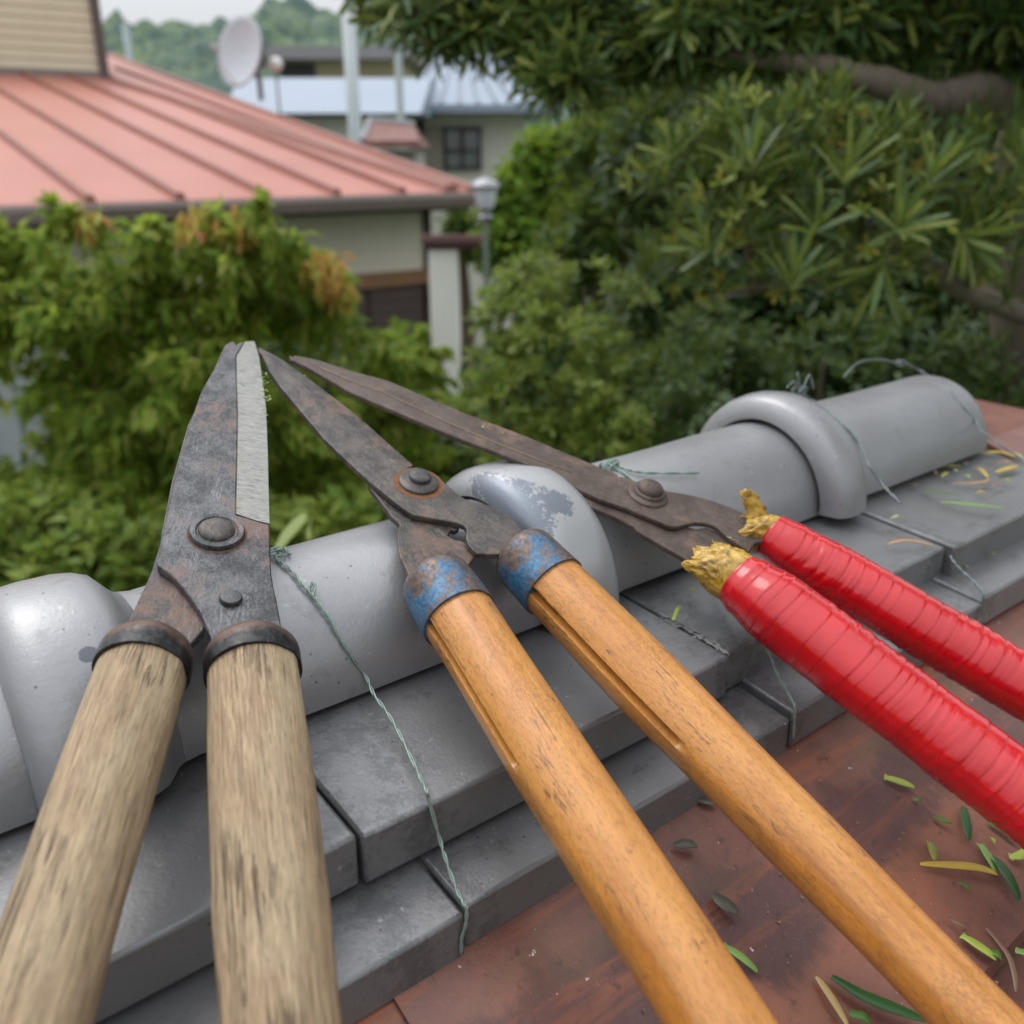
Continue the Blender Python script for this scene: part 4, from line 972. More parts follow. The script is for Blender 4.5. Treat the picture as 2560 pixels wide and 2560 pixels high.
# garden lamp
lm = empty('garden_lamp', V((at(1212, 500, 6.0).x, 6.0, 0)), 'pale glass lantern on a slim post at the end of the red roof eave', 'lamp')
lx = at(1214, 500, 6.0).x; lz1 = at(1214, 447, 6.0).z; lz0 = at(1214, 555, 6.0).z; H_ = lz1-lz0
def lathe_at(name, c, prof, mat, parent, n=24):
    vs, fs = lathe([(z, r) for z, r in prof], n); return mesh_obj(name, vs, fs, mat, parent, True, mw=Matrix.Translation(V(c)), autos=rad(40))
lgm = plain('frosted_lamp_glass', (.62, .64, .68), .15, 0, .1, 5, coat=.6); lgr = plain('pale_grey_metal', (.30, .31, .33), .4, .4)
lathe_at('lantern', (lx, 6, lz0), [(H_*.30, .035), (H_*.34, .05), (H_*.6, .068), (H_*.78, .072), (H_*.80, .06)], lgm, lm)
lathe_at('hood', (lx, 6, lz0), [(H_*.79, .088), (H_*.84, .09), (H_*.93, .075), (H_*1.0, .03), (H_*1.04, .005)], lgr, lm)
lathe_at('neck', (lx, 6, lz0), [(0, .022), (H_*.12, .045), (H_*.2, .024), (H_*.3, .036)], lgr, lm)
lathe_at('pole', (lx, 6, 0), [(0, .03), (.4, .022), (lz0+.01, .018)], plain('green_grey_post', (.16, .19, .15), .5), lm)
nr = empty('house', at(965, 330, 9.6), 'small brick red tiled roof with a grey ridge behind the big red roof', 'house')
mb = MB(); a_, b_2 = at(905, 352, 9.6), at(1048, 352, 9.6); c_2, d_2 = at(1035, 312, 10.2), at(925, 300, 10.2)
mb.hull8([a_-UZ*.06, b_2-UZ*.06, V((b_2.x, 10.9, b_2.z-.06)), V((a_.x, 10.9, a_.z-.06))], [a_, b_2, c_2, d_2]); rr2 = mb.build('roof', plain('brick_red_tiles', (.19, .085, .07), .7, 0, .5, 14), nr)
mb = MB(); mb.tube([d_2, c_2], .035, 8); mb.tube([d_2, a_], .03, 8); mb.build('ridge_tiles', plain('grey_ridge_tiles', (.25, .26, .27), .6), rr2)
mb = MB(); mb.box(((a_.x+b_2.x)/2, 10.35, a_.z/2-.04), ((b_2.x-a_.x)/2-.06, 0, 0), (0, .5, 0), (0, 0, a_.z/2-.04)); mb.build('wall', plain('dim_plaster', (.40, .39, .35), .9), nr)
# grey roofed house behind
def quadp(pts, Y): return [at(x, y, Y if not isinstance(Y, (list, tuple)) else Y[i]) for i, (x, y) in enumerate(pts)]
gh = empty('house', at(1180, 400, 16.5), 'two storey house with pale blue grey roof behind the red roofed one', 'house')
blue_r = plain('blue_grey_roof', (.24, .29, .36), .45, .0, .1, .6)
wgrey = plain('pale_render', (.62, .61, .54), .9, 0, .06, .6)
mb = MB(); A = quadp([(1052, 262), (1310, 266), (1310, 262), (1052, 258)], 16)
xl, xr = at(1058, 262, 16).x, at(1312, 262, 16).x; ze = at(1180, 262, 16).z
mb.box(((xl+xr)/2, 16.5+2.2, ze/2), ((xr-xl)/2, 0, 0), (0, 2.2, 0), (0, 0, ze/2)); mb.build('wall', wgrey, gh)
mb = MB(); zr = at(1200, 140, 18.5).z
e0 = [V((xl-.45, 15.8, ze)), V((xr+.6, 15.8, ze)), V((xr+.6, 21.6, ze)), V((xl-.45, 21.6, ze))]
r0 = [V((at(1105, 140, 18.7).x, 18.3, zr)), V((xr-.6, 18.3, zr)), V((xr-.6, 19.1, zr)), V((at(1105, 140, 18.7).x, 19.1, zr))]
mb.hull8(e0, r0); mb.hull8([p-UZ*.12 for p in e0], [p-UZ*.001 for p in e0]); rg = mb.build('roof', blue_r, gh)
for i in range(9):
    mb = MB(); u = i/8; a = e0[0].lerp(e0[1], .06+.88*u); b = r0[0].lerp(r0[1], u); mb.tube([a+UZ*.02, b+UZ*.02], .02, 5)
    if i == 0: mbs = MB()
    mbs.v, mbs.f = mbs.v, mbs.f; mbs.add(mb.v, mb.f)
mbs.build('roof_seams', plain('roof_seam_grey', (.22, .26, .31), .5), rg)
gx0, gx1 = at(1108, 350, 16.4).x, at(1203, 350, 16.4).x; gz1, gz0 = at(1150, 318, 16.4).z, at(1150, 425, 16.4).z
dk = plain('dark_window_frame', (.035, .04, .04), .5); glz = plain('window_glass', (.16, .20, .20), .06, 0, .3, .8, coat=1)
wf = MB()
for x0_, x1_, z0_, z1_ in ((gx0, gx0+.05, gz0, gz1), (gx1-.05, gx1, gz0, gz1), (gx0, gx1, gz1-.06, gz1), (gx0, gx1, gz0, gz0+.06), ((gx0+gx1)/2-.03, (gx0+gx1)/2+.03, gz0, gz1), (gx0, gx1, gz0+.28, gz0+.32)):
    wf.box(((x0_+x1_)/2, 16.44, (z0_+z1_)/2), ((x1_-x0_)/2, 0, 0), (0, .05, 0), (0, 0, (z1_-z0_)/2))
wf_ = wf.build('window', dk, gh)
for a, b in ((gx0+.05, (gx0+gx1)/2-.03), ((gx0+gx1)/2+.03, gx1-.05)):
    m_ = MB(); m_.box(((a+b)/2, 16.46, (gz0+gz1)/2), ((b-a)/2, 0, 0), (0, .01, 0), (0, 0, (gz1-gz0)/2-.05)); m_.build('pane', glz, wf_)
mb = MB(); sx0, sx1 = at(1060, 350, 16.4).x, at(1106, 350, 16.4).x; mb.box(((sx0+sx1)/2, 16.44, (gz0+gz1)/2), ((sx1-sx0)/2, 0, 0), (0, .04, 0), (0, 0, (gz1-gz0)/2)); mb.build('shutter_box', plain('grey_beige_shutter', (.27, .25, .21), .7), gh)
mb = MB(); mb.box(((xl+xr)/2, 16.2, ze-.10), ((xr-xl)/2+.35, 0, 0), (0, .32, 0), (0, 0, .03)); mb.build('eave', plain('grey_eave_board', (.20, .20, .19), .9), gh)  # plain grey board under the eave
# its low wing with the long pale roof
wg = empty('house', at(880, 300, 15), 'long low grey roofed wing left of the two storey house', 'house')
mb = MB(); a0, a1 = at(560, 300, 14), at(1052, 300, 14); zE, zR = at(900, 283, 14).z, at(900, 196, 16.5).z
mb.hull8([V((a0.x, 14, zE)), V((a1.x, 14, zE)), V((a1.x, 19, zE)), V((a0.x, 19, zE))], [V((at(600, 196, 16.5).x, 16.4, zR)), V((at(1080, 196, 16.5).x, 16.4, zR)), V((at(1080, 196, 16.5).x, 16.6, zR)), V((at(600, 196, 16.5).x, 16.6, zR))])
mb.build('roof', blue_r, wg)
mb = MB(); mb.box(((a0.x+a1.x)/2, 16.6, zE/2-.03), ((a1.x-a0.x)/2-.3, 0, 0), (0, 2.2, 0), (0, 0, zE/2)); mb.build('wall', wgrey, wg)
# beige flat roofed building
fb_ = empty('building', at(840, 180, 24), 'beige flat roofed building behind the white pole below the wooded hill', 'building')
mb = MB(); b0, b1 = at(700, 180, 24).x, at(1010, 180, 24).x; zz1, zz0 = at(850, 152, 24).z, 0
mb.box(((b0+b1)/2, 26, zz1/2), ((b1-b0)/2, 0, 0), (0, 2, 0), (0, 0, zz1/2)); mb.build('wall', plain('warm_beige_render', (.52, .45, .30), .9), fb_)
mb = MB(); mb.box(((b0+b1)/2, 25.8, at(850, 138, 24).z), ((b1-b0)/2+.3, 0, 0), (0, 2.5, 0), (0, 0, .13)); mb.build('roof', plain('flat_roof_grey', (.27, .26, .27), .8), fb_)
mb = MB(); q0, q1 = at(702, 175, 24).x, at(788, 175, 24).x; mb.box(((q0+q1)/2, 23.97, at(700, 176, 24).z), ((q1-q0)/2, 0, 0), (0, .03, 0), (0, 0, .14)); mb.build('window', dk, fb_)
# poles
def pole(name, x, y0_, y1_, Y, r_, label, cat, mat, grp=None):
    p = at(x, y1_, Y); zt_ = at(x, y0_, Y).z; e = MB(); e.tube([(p.x, Y, 0), (p.x, Y, zt_*.5), (p.x, Y, zt_)], [r_*1.15, r_*1.08, r_], 20)
    return tag(e.build(name, mat, None, True), label, cat, grp)
pw = plain('weathered_white_pole', (.50, .55, .56), .6, 0, .1, .5)
pole('utility_pole', 885, -160, 285, 13, .082, 'thick pale white utility pole rising behind the red roof', 'pole', pw, 'poles behind the houses')
pole('utility_pole', 1003, 128, 330, 12.4, .045, 'short grey pole right of the thick white pole', 'pole', plain('grey_pole', (.26, .30, .29), .6), 'poles behind the houses')
pole('utility_pole', 325, 60, 150, 40, .13, 'distant grey pole against the wooded hill left of the dish', 'pole', plain('far_grey_pole', (.32, .38, .38), .6), 'poles behind the houses')
# satellite dish
dc = at(597, 128, 8.2); sdh = empty('satellite_dish', V((dc.x+.1, 8.25, at(620, 215, 8.25).z)), 'round white satellite dish on the far edge of the red roof', 'satellite dish')
dn = V((-.52, -.80, .22)).normalized(); fm = frame(dc, dn, UZ); Rr = .27
vs, fs = [], []
for i in range(9):
    r_i = Rr*i/8
    for k in range(36): a = 2*PI*k/36; vs.append((r_i*math.cos(a), r_i*.92*math.sin(a), -.05+.05*(i/8)**2))
for i in range(8):
    for k in range(36): fs.append((i*36+k, (i+1)*36+k, (i+1)*36+(k+1) % 36, i*36+(k+1) % 36))
o = mesh_obj('reflector', vs, fs, plain('white_dish', (.50, .53, .57), .5, 0, .04, 2), sdh, True, mw=fm); sm = o.modifiers.new('t', 'SOLIDIFY'); sm.thickness = .008
gm = plain('grey_bracket', (.14, .13, .14), .5, .3)
mb = MB(); mb.tube([fm @ V((-.25, 0, .0)), fm @ V((-.17, 0, .16)), fm @ V((-.05, 0, .22))], .006, 6); mb.build('arm', plain('pale_arm', (.4, .4, .4)), sdh)
mb = MB(); mb.box(fm @ V((-.04, 0, .23)), dn*.03, UZ*.018, V((.018, 0, 0))); mb.build('receiver', plain('pale_receiver', (.5, .5, .5)), sdh)
mb = MB(); bk = fm @ V((0, 0, -.07)); mb.box(bk+V((.07, .06, 0)), (.07, 0, 0), (0, .05, 0), (0, 0, .10)); mb.tube([bk+V((.05, .05, 0)), bk+V((.08, .05, -.2)), bk+V((.08, .05, -.34))], .022, 8); mb.build('bracket', gm, sdh)
lt_ = empty('roof_lamp', V((at(690, 160, 8.3).x, 8.3, at(690, 230, 8.3).z)), 'small white globe lamp on a thin stem right of the satellite dish', 'lamp')
vs, fs = lathe([(-.055, .004), (-.045, .035), (-.02, .052), (0, .056), (.02, .052), (.045, .035), (.055, .004)], 20); mesh_obj('globe', vs, fs, plain('white_globe', (.7, .7, .7), .3), lt_, True, mw=Matrix.Translation(at(690, 160, 8.3)))
mb = MB(); p = at(690, 175, 8.3); mb.tube([p, p-UZ*.35], .01, 6); mb.build('stem', gm, lt_)
# grey shed wall, left
shd = empty('shed', at(-60, 1000, 5), 'grey shed wall with a red base at the left edge behind the leafy tree', 'shed')
xx = at(118, 950, 4.8).x; zt = at(60, 775, 4.8).z; zb = at(60, 1178, 4.8).z
mb = MB(); mb.box((xx-1, 5.3, (zt+zb)/2), (1, 0, 0), (0, .5, 0), (0, 0, (zt-zb)/2))
for i in range(12): mb.box((xx-.04-i*.16, 4.795, (zt+zb)/2), (.012, 0, 0), (0, .008, 0), (0, 0, (zt-zb)/2))
mb.build('wall', plain('grey_shed_boards', (.34, .36, .38), .8, 0, .1, 4), shd)
mb = MB(); mb.box((xx-1, 5.3, zb-.04), (1.02, 0, 0), (0, .53, 0), (0, 0, .04)); mb.build('base', plain('dull_red_board', (.20, .055, .045), .7), shd)
mb = MB(); mb.box((xx-1, 5.3, (zb-.08)/2), (1, 0, 0), (0, .45, 0), (0, 0, (zb-.08)/2)); mb.build('foundation', plain('dark_foundation', (.04, .04, .04), .9), shd)

# wooded hill
vs = []; fs = []; nx, ny = 300, 90
def hill_prof(x): return 21.5 + 3.2*noise.noise(V((x*.045, 2, 0))) + 2.2*noise.noise(V((x*.11, 7, 0))) + .035*x
for i in range(nx+1):
    x = -130+320*i/nx
    for j in range(ny+1):
        u = j/ny; y = 95+75*u
        z = hill_prof(x)*math.sin(min(1, u*1.15)*PI/2)
        c_ = noise.voronoi(V((x*.17, y*.17, 0)))[0][0]; z += (1-min(1, c_*1.5))*3.2*min(1, u*3) + noise.noise(V((x*.8, y*.8, 1)))*.9
        vs.append((x+noise.noise(V((x*.5, y*.5, 5)))*.8, y, z))
for i in range(nx):
    for j in range(ny):
        a = i*(ny+1)+j; fs.append((a, a+ny+1, a+ny+2, a+1))
hn = N('haze_tinted_woodland'); a_ = hn.noise(.12, 5, .6); b_ = hn.noise(.9, 5, .7)
hc = hn.mix(hn.mask(a_, .38, .62), (.085, .14, .115), (.17, .235, .12)); hc = hn.mix(hn.mask(b_, .45, .62), hc, (.055, .09, .085))  # distance haze put into the woodland colours, lighter and bluer
o = mesh_obj('hill', vs, fs, hn.done(hc, .95, 0, hn.bump(b_, 1, .6)), None, True); o['kind'] = 'structure'

# =================================================================== VEGETATION
def rvec():
    while True:
        v = V((jit(1), jit(1), jit(1)))
        if .05 < v.length < 1: return v
def leaf_oval(mb, p, d, nrm, L, W, droop=.25):
    sd_ = d.cross(nrm).normalized(); n2 = sd_.cross(d)
    m1 = p+d*L*.42; tip = p+d*L-UZ*L*droop
    f_ = n2*W*.18
    mb.add([p, m1+sd_*W*.5+f_-UZ*L*droop*.15, m1-UZ*L*droop*.2, m1-sd_*W*.5+f_-UZ*L*droop*.15, tip], [(0, 1, 2), (0, 2, 3), (1, 4, 2), (2, 4, 3)])
def leaf_strap(mb, p, d, nrm, L, W, bend=.2):
    sd_ = d.cross(nrm); sd_ = sd_.normalized() if sd_.length > 1e-4 else V((1, 0, 0)); n2 = sd_.cross(d)
    vs = []
    for u, w_ in ((0, .35), (.3, .9), (.65, 1), (.9, .7)):
        c = p+d*L*u+n2*(-bend*L*u*u); vs += [c-sd_*W*.5*w_, c+sd_*W*.5*w_]
    vs.append(p+d*L+n2*(-bend*L)); mb.add(vs, [(0, 1, 3, 2), (2, 3, 5, 4), (4, 5, 7, 6), (6, 7, 8)])
def rosette(mb, p, axis, nl, L, W, s0=15, s1=80, bend=.12):
    a = axis.normalized(); x = a.orthogonal().normalized(); y = a.cross(x); ph = random.random()*6.28
    for i in range(nl):
        t = ph+i*2.399; th_ = rad(s0+(s1-s0)*((i+.5)/nl)**.8+jit(7)); d = (a*math.cos(th_)+(x*math.cos(t)+y*math.sin(t))*math.sin(th_)).normalized()
        l_ = L*(.75+.4*random.random())*(.8+.2*(i/nl)); q = p-a*L*.25*(i/nl)
        leaf_strap(mb, q, d, (a-d*a.dot(d)).normalized() if abs(a.dot(d)) < .99 else x, l_, W*(.8+.4*random.random()), bend*(.5+random.random()))
def sparse(p, f=3.0, thr=-.08): return noise.noise(V(p)*f) < thr
def blobs(lst, k=1.0):
    """(px x, px y, distance, px radius, flattening) -> centre and radius in metres"""
    out = []
    for x, y, Y, r_, n in lst:
        c = at(x, y, Y); s = depth(c)/F; out.append((c, r_*s, n))
    return out
def in_blob(c, r_, shell=.0):
    while True:
        v = V((jit(1), jit(1), jit(1)))
        if shell < v.length < 1: return c+V((v.x, v.y, v.z*.9))*r_, v

# ---- leafy tree in the garden, left
lt1 = empty('garden_tree', V((-1.1, 3.3, 0)), 'yellow green broadleaved tree with reddish young tips filling the left of the garden', 'tree')
mb = MB()
for c, r_, n in blobs([(640, 665, 3.0, 130, 700), (540, 760, 3.2, 200, 1100), (250, 745, 3.0, 160, 1000), (60, 725, 3.1, 145, 800), (-120, 760, 3.1, 180, 500), (330, 900, 3.1, 220, 1300), (600, 950, 3.1, 240, 1500), (760, 730, 3.1, 90, 260),
                       (850, 920, 3.2, 130, 600), (1010, 880, 3.4, 70, 200), (980, 980, 3.3, 110, 400), (1020, 1100, 3.5, 150, 600), (240, 1080, 3.2, 150, 700), (420, 1180, 3.1, 220, 1100), (700, 1180, 3.2, 230, 1200), (900, 1180, 3.4, 180, 700), (180, 560, 2.9, 50, 90), (350, 570, 2.9, 60, 110), (690, 545, 2.9, 50, 90)]):
    for tw in range(int(max(4, n//26)*1.7)):
        p0, v0 = in_blob(c, r_*1.06, .25)
        if sparse(p0, 3.6, -.15): continue
        tdir = (v0.normalized()+V((0, -.3, .5))+rvec()*.5).normalized()
        for i in range(26*n//max(4, n//26)//26+12):
            u = random.random(); p = p0+tdir*(u-.5)*r_*.75+rvec()*r_*.10+V((0, 0, -.3*r_*(u-.5)**2))
            d = (rvec()*.8+V((0, -.15, -.30))+tdir*.6).normalized()
            leaf_oval(mb, p, d, (rvec()*.6+V((0, -.35, 1))).normalized(), .05+.032*random.random(), .021+.013*random.random())
mb.build('crown', m_leaf('garden_tree_leaf', [(.12, .22, .025), (.24, .35, .04), (.36, .45, .06), (.15, .27, .03), (.46, .47, .10), (.08, .15, .02)], .55, .5), lt1)
mb = MB()
for x, y, Y, r_, n in ((500, 555, 2.9, 55, 90), (810, 670, 2.95, 60, 110), (600, 565, 2.9, 35, 50), (850, 720, 3.0, 35, 60), (210, 540, 2.85, 40, 40)):
    c = at(x, y, Y); s = depth(c)/F
    for i in range(n):
        p, v = in_blob(c, r_*s); leaf_oval(mb, p, (rvec()+V((0, 0, -.7))).normalized(), (rvec()+V((0, -.5, .8))).normalized(), .045+.03*random.random(), .016+.008*random.random())
mb.build('young_leaves', m_leaf('young_red_leaf', [(.58, .20, .09), (.62, .32, .10), (.50, .42, .08), (.30, .36, .06)], .4), lt1)
mb = MB()
mb.tube([(-1.15, 3.4, 0), (-1.1, 3.35, 1.0), (-1.2, 3.3, 1.9), (-1.05, 3.2, 2.6)], [.07, .06, .045, .02], 9)
for x, y, Y in ((300, 700, 3.1), (620, 700, 3.1), (80, 740, 3.1), (850, 900, 3.2), (450, 620, 3.0)):
    q = at(x, y, Y); mb.tube([(-1.15, 3.35, 1.5), tuple(V((-1.15, 3.3, 1.7)).lerp(q, .5)), tuple(q)], [.035, .022, .006], 7)
mb.build('trunk', M['bark'], lt1)
# grey twigs that show pale through the leaves at the left
# ---- low plants behind the ridge, left
lp = MB()
for c, r_, n in blobs([(60, 1330, 2.5, 150, 260), (250, 1400, 2.4, 140, 240), (450, 1380, 2.6, 130, 200), (-60, 1450, 2.4, 150, 200), (150, 1480, 2.3, 130, 200), (850, 1330, 2.4, 90, 130), (700, 1340, 2.5, 110, 160), (980, 1290, 2.5, 80, 100), (20, 1240, 2.9, 90, 120)]):
    for i in range(n*2):
        p, v = in_blob(c, r_); leaf_oval(lp, p, (rvec()+V((0, -.2, .1))).normalized(), (rvec()*.7+UZ).normalized(), .05+.03*random.random(), .028+.014*random.random(), .1)
tag(lp.build('low_plants', m_leaf('low_plant_leaf', [(.13, .22, .03), (.22, .30, .05), (.08, .15, .02), (.28, .34, .07), (.17, .24, .04)], .35)), 'bright yellow green low plants just behind the ridge at the lower left', 'plants', kind='stuff')
# pale strap leaves standing behind the ridge
sl2 = MB()
for x0_, y0_, x1_, y1_, wd in ((690, 1370, 765, 1275, .016), (775, 1345, 758, 1300, .011), (700, 1380, 725, 1320, .009)):
    a, b = at(x0_, y0_, 1.15), at(x1_, y1_, 1.25); leaf_strap(sl2, a, (b-a).normalized(), V((0, -1, .3)), (b-a).length*1.1, wd, .12)
tag(sl2.build('strap_leaf_plant', m_leaf('pale_strap_leaf', [(.32, .42, .14), (.38, .46, .20)], .3)), 'pale green strap leaved plant standing behind the ridge right of the black blade', 'plant')
# ---- big podocarpus, right
pod = empty('podocarpus_tree', V((2.2, 2.6, 0)), 'large dark tree with long narrow leaves overhanging the right side of the picture', 'tree')
up_ = MB(); dk_ = MB()
SPR = [(1720, 390, 1.75, 120, 11), (1880, 330, 1.7, 120, 13), (2060, 330, 1.75, 130, 14), (2230, 400, 1.7, 130, 13), (2420, 440, 1.75, 140, 13), (2560, 520, 1.7, 130, 10), (1700, 540, 1.85, 110, 10), (1830, 500, 1.65, 120, 12), (2010, 500, 1.7, 140, 14),
       (2200, 560, 1.65, 130, 12), (2380, 600, 1.7, 130, 11), (2540, 640, 1.8, 120, 8), (1640, 660, 1.95, 90, 7), (1800, 660, 1.8, 100, 9), (1980, 670, 1.65, 90, 8), (2140, 700, 1.7, 100, 7), (1620, 460, 1.9, 70, 6), (2480, 380, 1.9, 110, 8)]
for c, r_, n in blobs(SPR):
    for i in range(int(n*1.6)):
        p, v = in_blob(c, r_*1.05, .2); ax = (V((v.x*.9, v.y*.5-.10, .85+v.z*.5))+rvec()*.35)
        rosette(up_, p, ax, random.randint(8, 15), random.uniform(.050, .085), .0066, 8, random.uniform(45, 80))
for x, y, Y, ax, n, L_ in ((1985, 690, 1.42, (.1, -.4, 1), 16, .105), (2205, 690, 1.42, (-.1, -.8, -.7), 10, .115), (2420, 600, 1.4, (.2, -.8, -.2), 14, .10), (1880, 400, 1.45, (-.2, -.5, 1), 14, .095), (2120, 420, 1.42, (.2, -.4, 1), 15, .10), (2050, 560, 1.5, (0, -.8, .5), 14, .09), (2330, 440, 1.5, (.1, -.5, .9), 14, .095), (1760, 620, 1.55, (-.5, -.6, .2), 12, .085), (2250, 560, 1.42, (0, -.9, .3), 14, .09)):
    rosette(up_, at(x, y, Y), V((ax[0], ax[1]*.45, ax[2])), n, L_, .0095, 8, 62)
CAN = [(960, -30, 2.3, 90, 14), (1080, 10, 2.2, 120, 20), (1230, 30, 2.2, 120, 22), (1380, 60, 2.1, 130, 24), (1420, 190, 2.0, 70, 9), (1340, 140, 2.1, 70, 8), (1540, 80, 2.1, 130, 24), (1700, 60, 2.0, 140, 26), (1880, 50, 2.0, 150, 28), (2060, 40, 2.0, 150, 28), (2240, 50, 2.1, 150, 26), (2420, 60, 2.1, 160, 26), (2580, 60, 2.1, 160, 22),
       (1300, -150, 2.2, 180, 22), (1600, -160, 2.2, 200, 26), (1900, -180, 2.1, 220, 28), (2200, -180, 2.1, 220, 28), (2500, -180, 2.1, 220, 24), (2750, 100, 2.0, 200, 20), (2800, -200, 2.0, 260, 22), (1050, -160, 2.3, 150, 14), (1600, -420, 2.2, 260, 20), (2100, -450, 2.0, 300, 24), (2600, -450, 1.9, 300, 24)]
for c, r_, n in blobs(CAN):
    for i in range(int(n*1.9)):
        p, v = in_blob(c, r_*1.0); ax = (V((v.x, v.y, v.z*.6+.25))+rvec()*.7)
        rosette(dk_, p, ax, random.randint(12, 17), .09, .0105, 20, 95)
for c, r_, n in [(V((1.25, 1.1, CAMZ+1.0)), .42, 46), (V((1.9, .9, CAMZ+1.0)), .5, 56), (V((1.3, .45, CAMZ+1.15)), .42, 40), (V((2.1, .2, CAMZ+1.1)), .5, 50), (V((1.7, 1.7, CAMZ+1.3)), .6, 50), (V((.75, 1.5, CAMZ+1.25)), .4, 36), (V((2.6, 1.2, CAMZ+.6)), .5, 50), (V((1.6, -.2, CAMZ+1.2)), .45, 36)]:  # unseen overhead foliage, added so it darkens the tiles at right
    for i in range(int(n*1.9)):
        p, v = in_blob(c, r_); rosette(dk_, p, V((v.x, v.y, v.z*.6+.25))+rvec()*.7, 13, .10, .014, 20, 95)
pl = m_leaf('podocarpus_leaf', [(.045, .095, .026), (.09, .155, .045), (.06, .12, .03), (.15, .21, .05), (.05, .09, .035), (.28, .32, .07), (.11, .17, .07), (.035, .07, .02)], .28, .34)
up_.build('sunlit_foliage', pl, pod)
dl = m_leaf('shaded_podocarpus_leaf', [(.022, .055, .018), (.032, .07, .02), (.05, .09, .022), (.02, .045, .018)], .15, .4)  # darker copy of the podocarpus leaf, shade put into its colour
dk_.build('canopy', pl, pod)  # seen canopy plus the added unseen shading foliage
yb = MB()                                         # pale young buds and a few old orange leaves
for c, r_, n in blobs(SPR):
    for i in range(int(n*1.1)):
        p, v = in_blob(c, r_*1.05, .45); rosette(yb, p, V((v.x, v.y-.3, v.z+.5)), 6, .028, .008, 5, 60)
yb.build('buds', m_leaf('pale_bud', [(.30, .36, .07), (.36, .40, .12), (.25, .32, .06), (.38, .26, .05)], .3), pod)
mb = MB()
def limb(pts, rs, n=12):
    q = catmull([tuple(at(x, y, Y)) for x, y, Y in pts], 7); m_ = len(q)
    mb.tube(q, [(rs[0]+(rs[1]-rs[0])*i/(m_-1))*(1+.22*noise.noise(V((i*.45, rs[0]*90, 1)))) for i in range(m_)], n)
base = at(2640, 1100, 2.3)
mb.tube([(base.x+.05, 2.35, 0), (base.x, 2.3, 1.2), tuple(base), tuple(at(2580, 700, 2.25)), tuple(at(2600, 400, 2.2)), tuple(at(2660, 150, 2.2)), tuple(at(2700, -300, 2.2))], [.14, .12, .11, .105, .10, .08, .05], 14)
limb([(2610, 330, 2.2), (2500, 250, 2.05), (2430, 235, 1.98), (2350, 250, 1.95), (2290, 238, 1.92), (2200, 205, 1.9), (2130, 190, 1.9), (2060, 165, 1.9), (1900, 150, 1.95), (1700, 130, 2.0), (1450, 110, 2.1), (1200, 50, 2.2)], (.042, .008))
limb([(2600, 800, 2.25), (2420, 730, 2.0), (2300, 650, 1.85), (2150, 560, 1.75), (1980, 480, 1.75)], (.030, .008))
limb([(2300, 650, 1.85), (2120, 690, 1.8), (1900, 720, 1.85), (1740, 760, 1.9)], (.012, .004))
limb([(2420, 730, 2.0), (2450, 600, 1.8), (2380, 480, 1.75), (2250, 420, 1.72)], (.016, .005))
limb([(1980, 480, 1.75), (1900, 420, 1.7), (1800, 400, 1.72)], (.009, .004))
limb([(1860, 560, 1.75), (1870, 640, 1.75), (1890, 720, 1.8)], (.007, .005))
mb.build('trunk', M['bark'], pod, True)
# ---- hedge of small upright shoots in front of it
def hedge(name, lst, L, W, mat, label, per=26, nl=11, s=(20, 80)):
    mb = MB()
    e = empty(name, V((at(lst[0][0], lst[0][1], lst[0][2]).x, lst[0][2], 0)), label, 'shrub')
    for c, r_, n in blobs(lst):
        for i in range(n*per//26*4):
            p, v = in_blob(c, r_*random.uniform(.9, 1.18), .15)
            if sparse(p, 5.5, -.12): continue
            rosette(mb, p, V((v.x*.6, v.y*.4-.2, .7+v.z*.3))+rvec()*.5, random.randint(6, nl+2), L*random.uniform(.6, 1.25), W*random.uniform(.7, 1.1), *s, .15)
    mb.build('foliage', mat, e); mb = MB()
    for c, r_, n in blobs(lst)[::2]:
        mb.tube([(c.x+.05, c.y+.15, 0), (c.x, c.y+.05, c.z*.6), tuple(c)], [.03, .018, .006], 7)
    mb.build('stem', M['bark'], e); return e
hedge('clipped_shrub', [(1285, 790, 2.7, 95, 26), (1330, 740, 2.8, 100, 24), (1265, 940, 2.6, 105, 30), (1380, 880, 2.6, 130, 34), (1280, 1080, 2.5, 120, 26), (1430, 1030, 2.5, 120, 30), (1520, 900, 2.7, 120, 26), (1560, 1060, 2.4, 110, 22), (1460, 720, 2.9, 90, 18), (1560, 780, 2.8, 90, 16)], .042, .0115,
      m_leaf('yellow_green_shoot', [(.09, .15, .02), (.17, .25, .03), (.28, .36, .06), (.06, .11, .018), (.38, .44, .11), (.11, .18, .022)], .35, .4), 'yellow green small leaved shrub just right of the white gate post')
hedge('clipped_shrub', [(1720, 950, 2.5, 130, 20), (1880, 900, 2.5, 130, 20), (2060, 900, 2.5, 130, 20), (2240, 880, 2.4, 130, 18), (2400, 930, 2.3, 130, 18), (2560, 960, 2.2, 140, 18), (1680, 1080, 2.4, 110, 14), (1850, 1060, 2.4, 100, 12), (2540, 830, 2.4, 100, 10), (1720, 830, 2.7, 100, 12)], .055, .011,
      m_leaf('dark_shoot', [(.035, .07, .018), (.055, .10, .02), (.09, .14, .03), (.03, .06, .018)], .2, .4), 'dark narrow leaved shrub behind the round tiles, under the large overhanging tree')
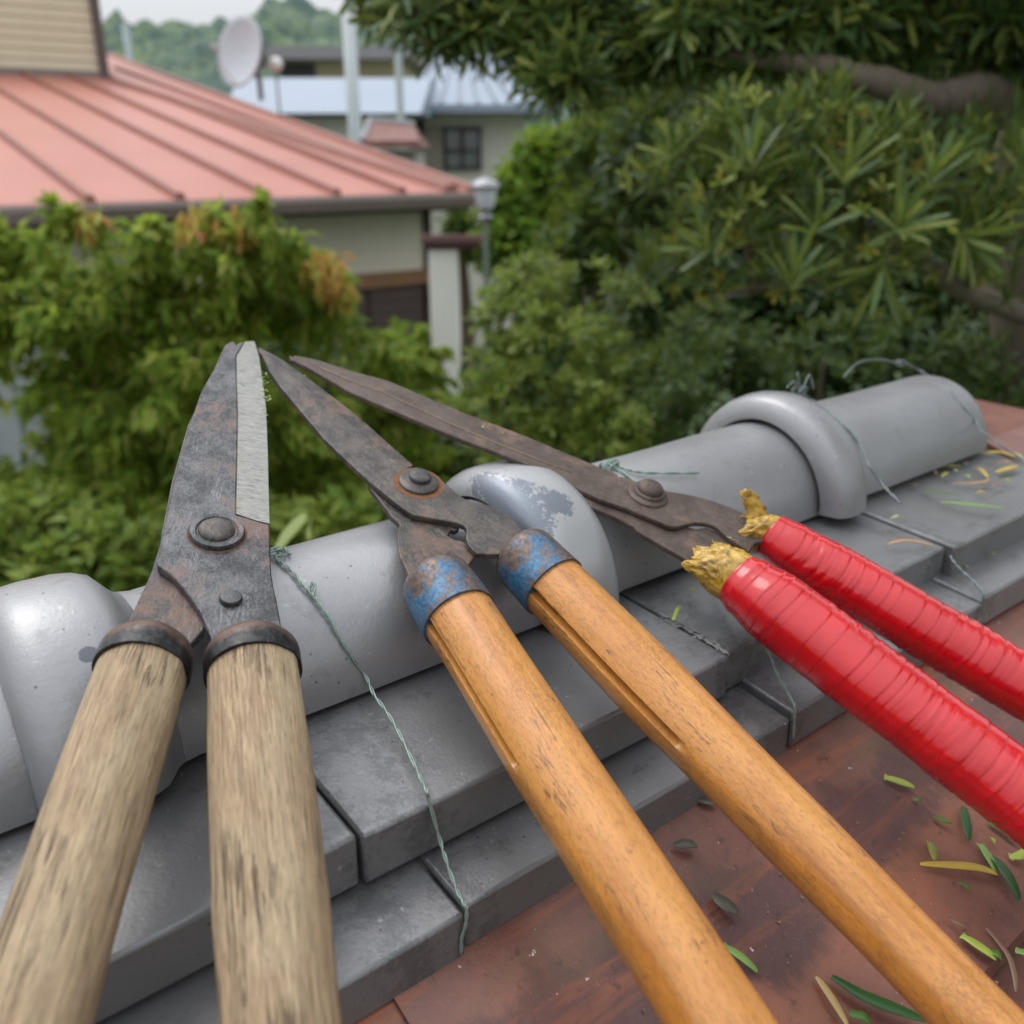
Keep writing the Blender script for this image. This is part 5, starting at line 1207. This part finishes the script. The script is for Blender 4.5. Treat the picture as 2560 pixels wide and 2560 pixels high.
# ---- trees farther back
def far_tree(lst, L, W, mat, label, name='garden_tree', grp='trees farther back'):
    e = empty(name, V((at(lst[0][0], lst[0][1], lst[0][2]).x, lst[0][2], 0)), label, 'tree', grp); mb = MB()
    for c, r_, n in blobs(lst):
        for i in range(n):
            p, v = in_blob(c, r_, .35)
            leaf_oval(mb, p, (rvec()+V((0, -.2, .0))).normalized(), (rvec()*.8+UZ).normalized(), L*(.7+.6*random.random()), W*(.7+.6*random.random()), .1)
    mb.build('crown', mat, e); mb = MB(); c = at(*lst[0][:3])
    mb.tube([(c.x, c.y+.2, 0), (c.x+.05, c.y+.2, c.z*.6), tuple(c)], [.09, .07, .03], 9); mb.build('trunk', M['bark'], e)
far_tree([(1370, 420, 8.5, 95, 800), (1300, 500, 8.4, 90, 700), (1420, 560, 8.3, 110, 900), (1260, 600, 8.2, 60, 400), (1330, 640, 8.2, 120, 800), (1440, 350, 8.8, 50, 250)], .16, .09,
         m_leaf('bright_far_leaf', [(.10, .20, .02), (.17, .30, .03), (.07, .14, .018), (.22, .34, .05)], .4), 'bright green tree behind the lantern at the end of the red roof')
far_tree([(1560, 250, 9.5, 70, 500), (1590, 330, 9.5, 60, 300)], .16, .09, m_leaf('pale_far_leaf', [(.16, .26, .05), (.22, .32, .08)], .4), 'pale green treetop glimpsed under the overhanging canopy')
far_tree([(1500, 400, 4.6, 110, 700), (1540, 560, 4.3, 130, 900), (1440, 620, 4.5, 100, 600), (1400, 700, 4.3, 100, 500), (1620, 300, 4.3, 90, 500), (1500, 280, 4.8, 60, 250)], .085, .03,
         m_leaf('mid_dark_leaf', [(.04, .085, .018), (.06, .12, .022), (.03, .06, .014), (.09, .15, .03)], .3), 'mid green tree between the bright far tree and the long leaved tree')
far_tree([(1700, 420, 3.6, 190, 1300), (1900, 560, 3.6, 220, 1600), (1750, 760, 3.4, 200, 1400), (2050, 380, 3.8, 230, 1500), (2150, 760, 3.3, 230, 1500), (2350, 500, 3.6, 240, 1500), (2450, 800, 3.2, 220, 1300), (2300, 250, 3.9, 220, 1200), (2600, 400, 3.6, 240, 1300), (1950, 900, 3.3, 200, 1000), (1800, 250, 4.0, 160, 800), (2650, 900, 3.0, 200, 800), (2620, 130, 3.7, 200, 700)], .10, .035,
         dl, 'evergreen mass, leaf colour darkened as interior shade, behind the long leaved tree on the right')
far_tree([(700, 1050, 4.4, 300, 1600), (300, 950, 4.6, 200, 900), (950, 1150, 4.3, 260, 1300), (400, 1250, 4.2, 300, 1500), (1250, 1150, 3.9, 220, 1100), (1450, 950, 3.9, 220, 1100), (100, 1380, 4.0, 260, 1100)], .10, .045,
         m_leaf('deep_green_leaf', [(.025, .06, .012), (.045, .09, .018), (.02, .045, .012)], .25), 'deep green shrubbery behind the yellow green tree', 'garden_shrubbery')
far_tree([(1150, 560, 9, 40, 200), (1190, 600, 9, 40, 200)], .14, .07, m_leaf('gap_leaf', [(.05, .10, .02), (.09, .16, .03)], .3), 'small green tree seen between the house wall and the lantern')
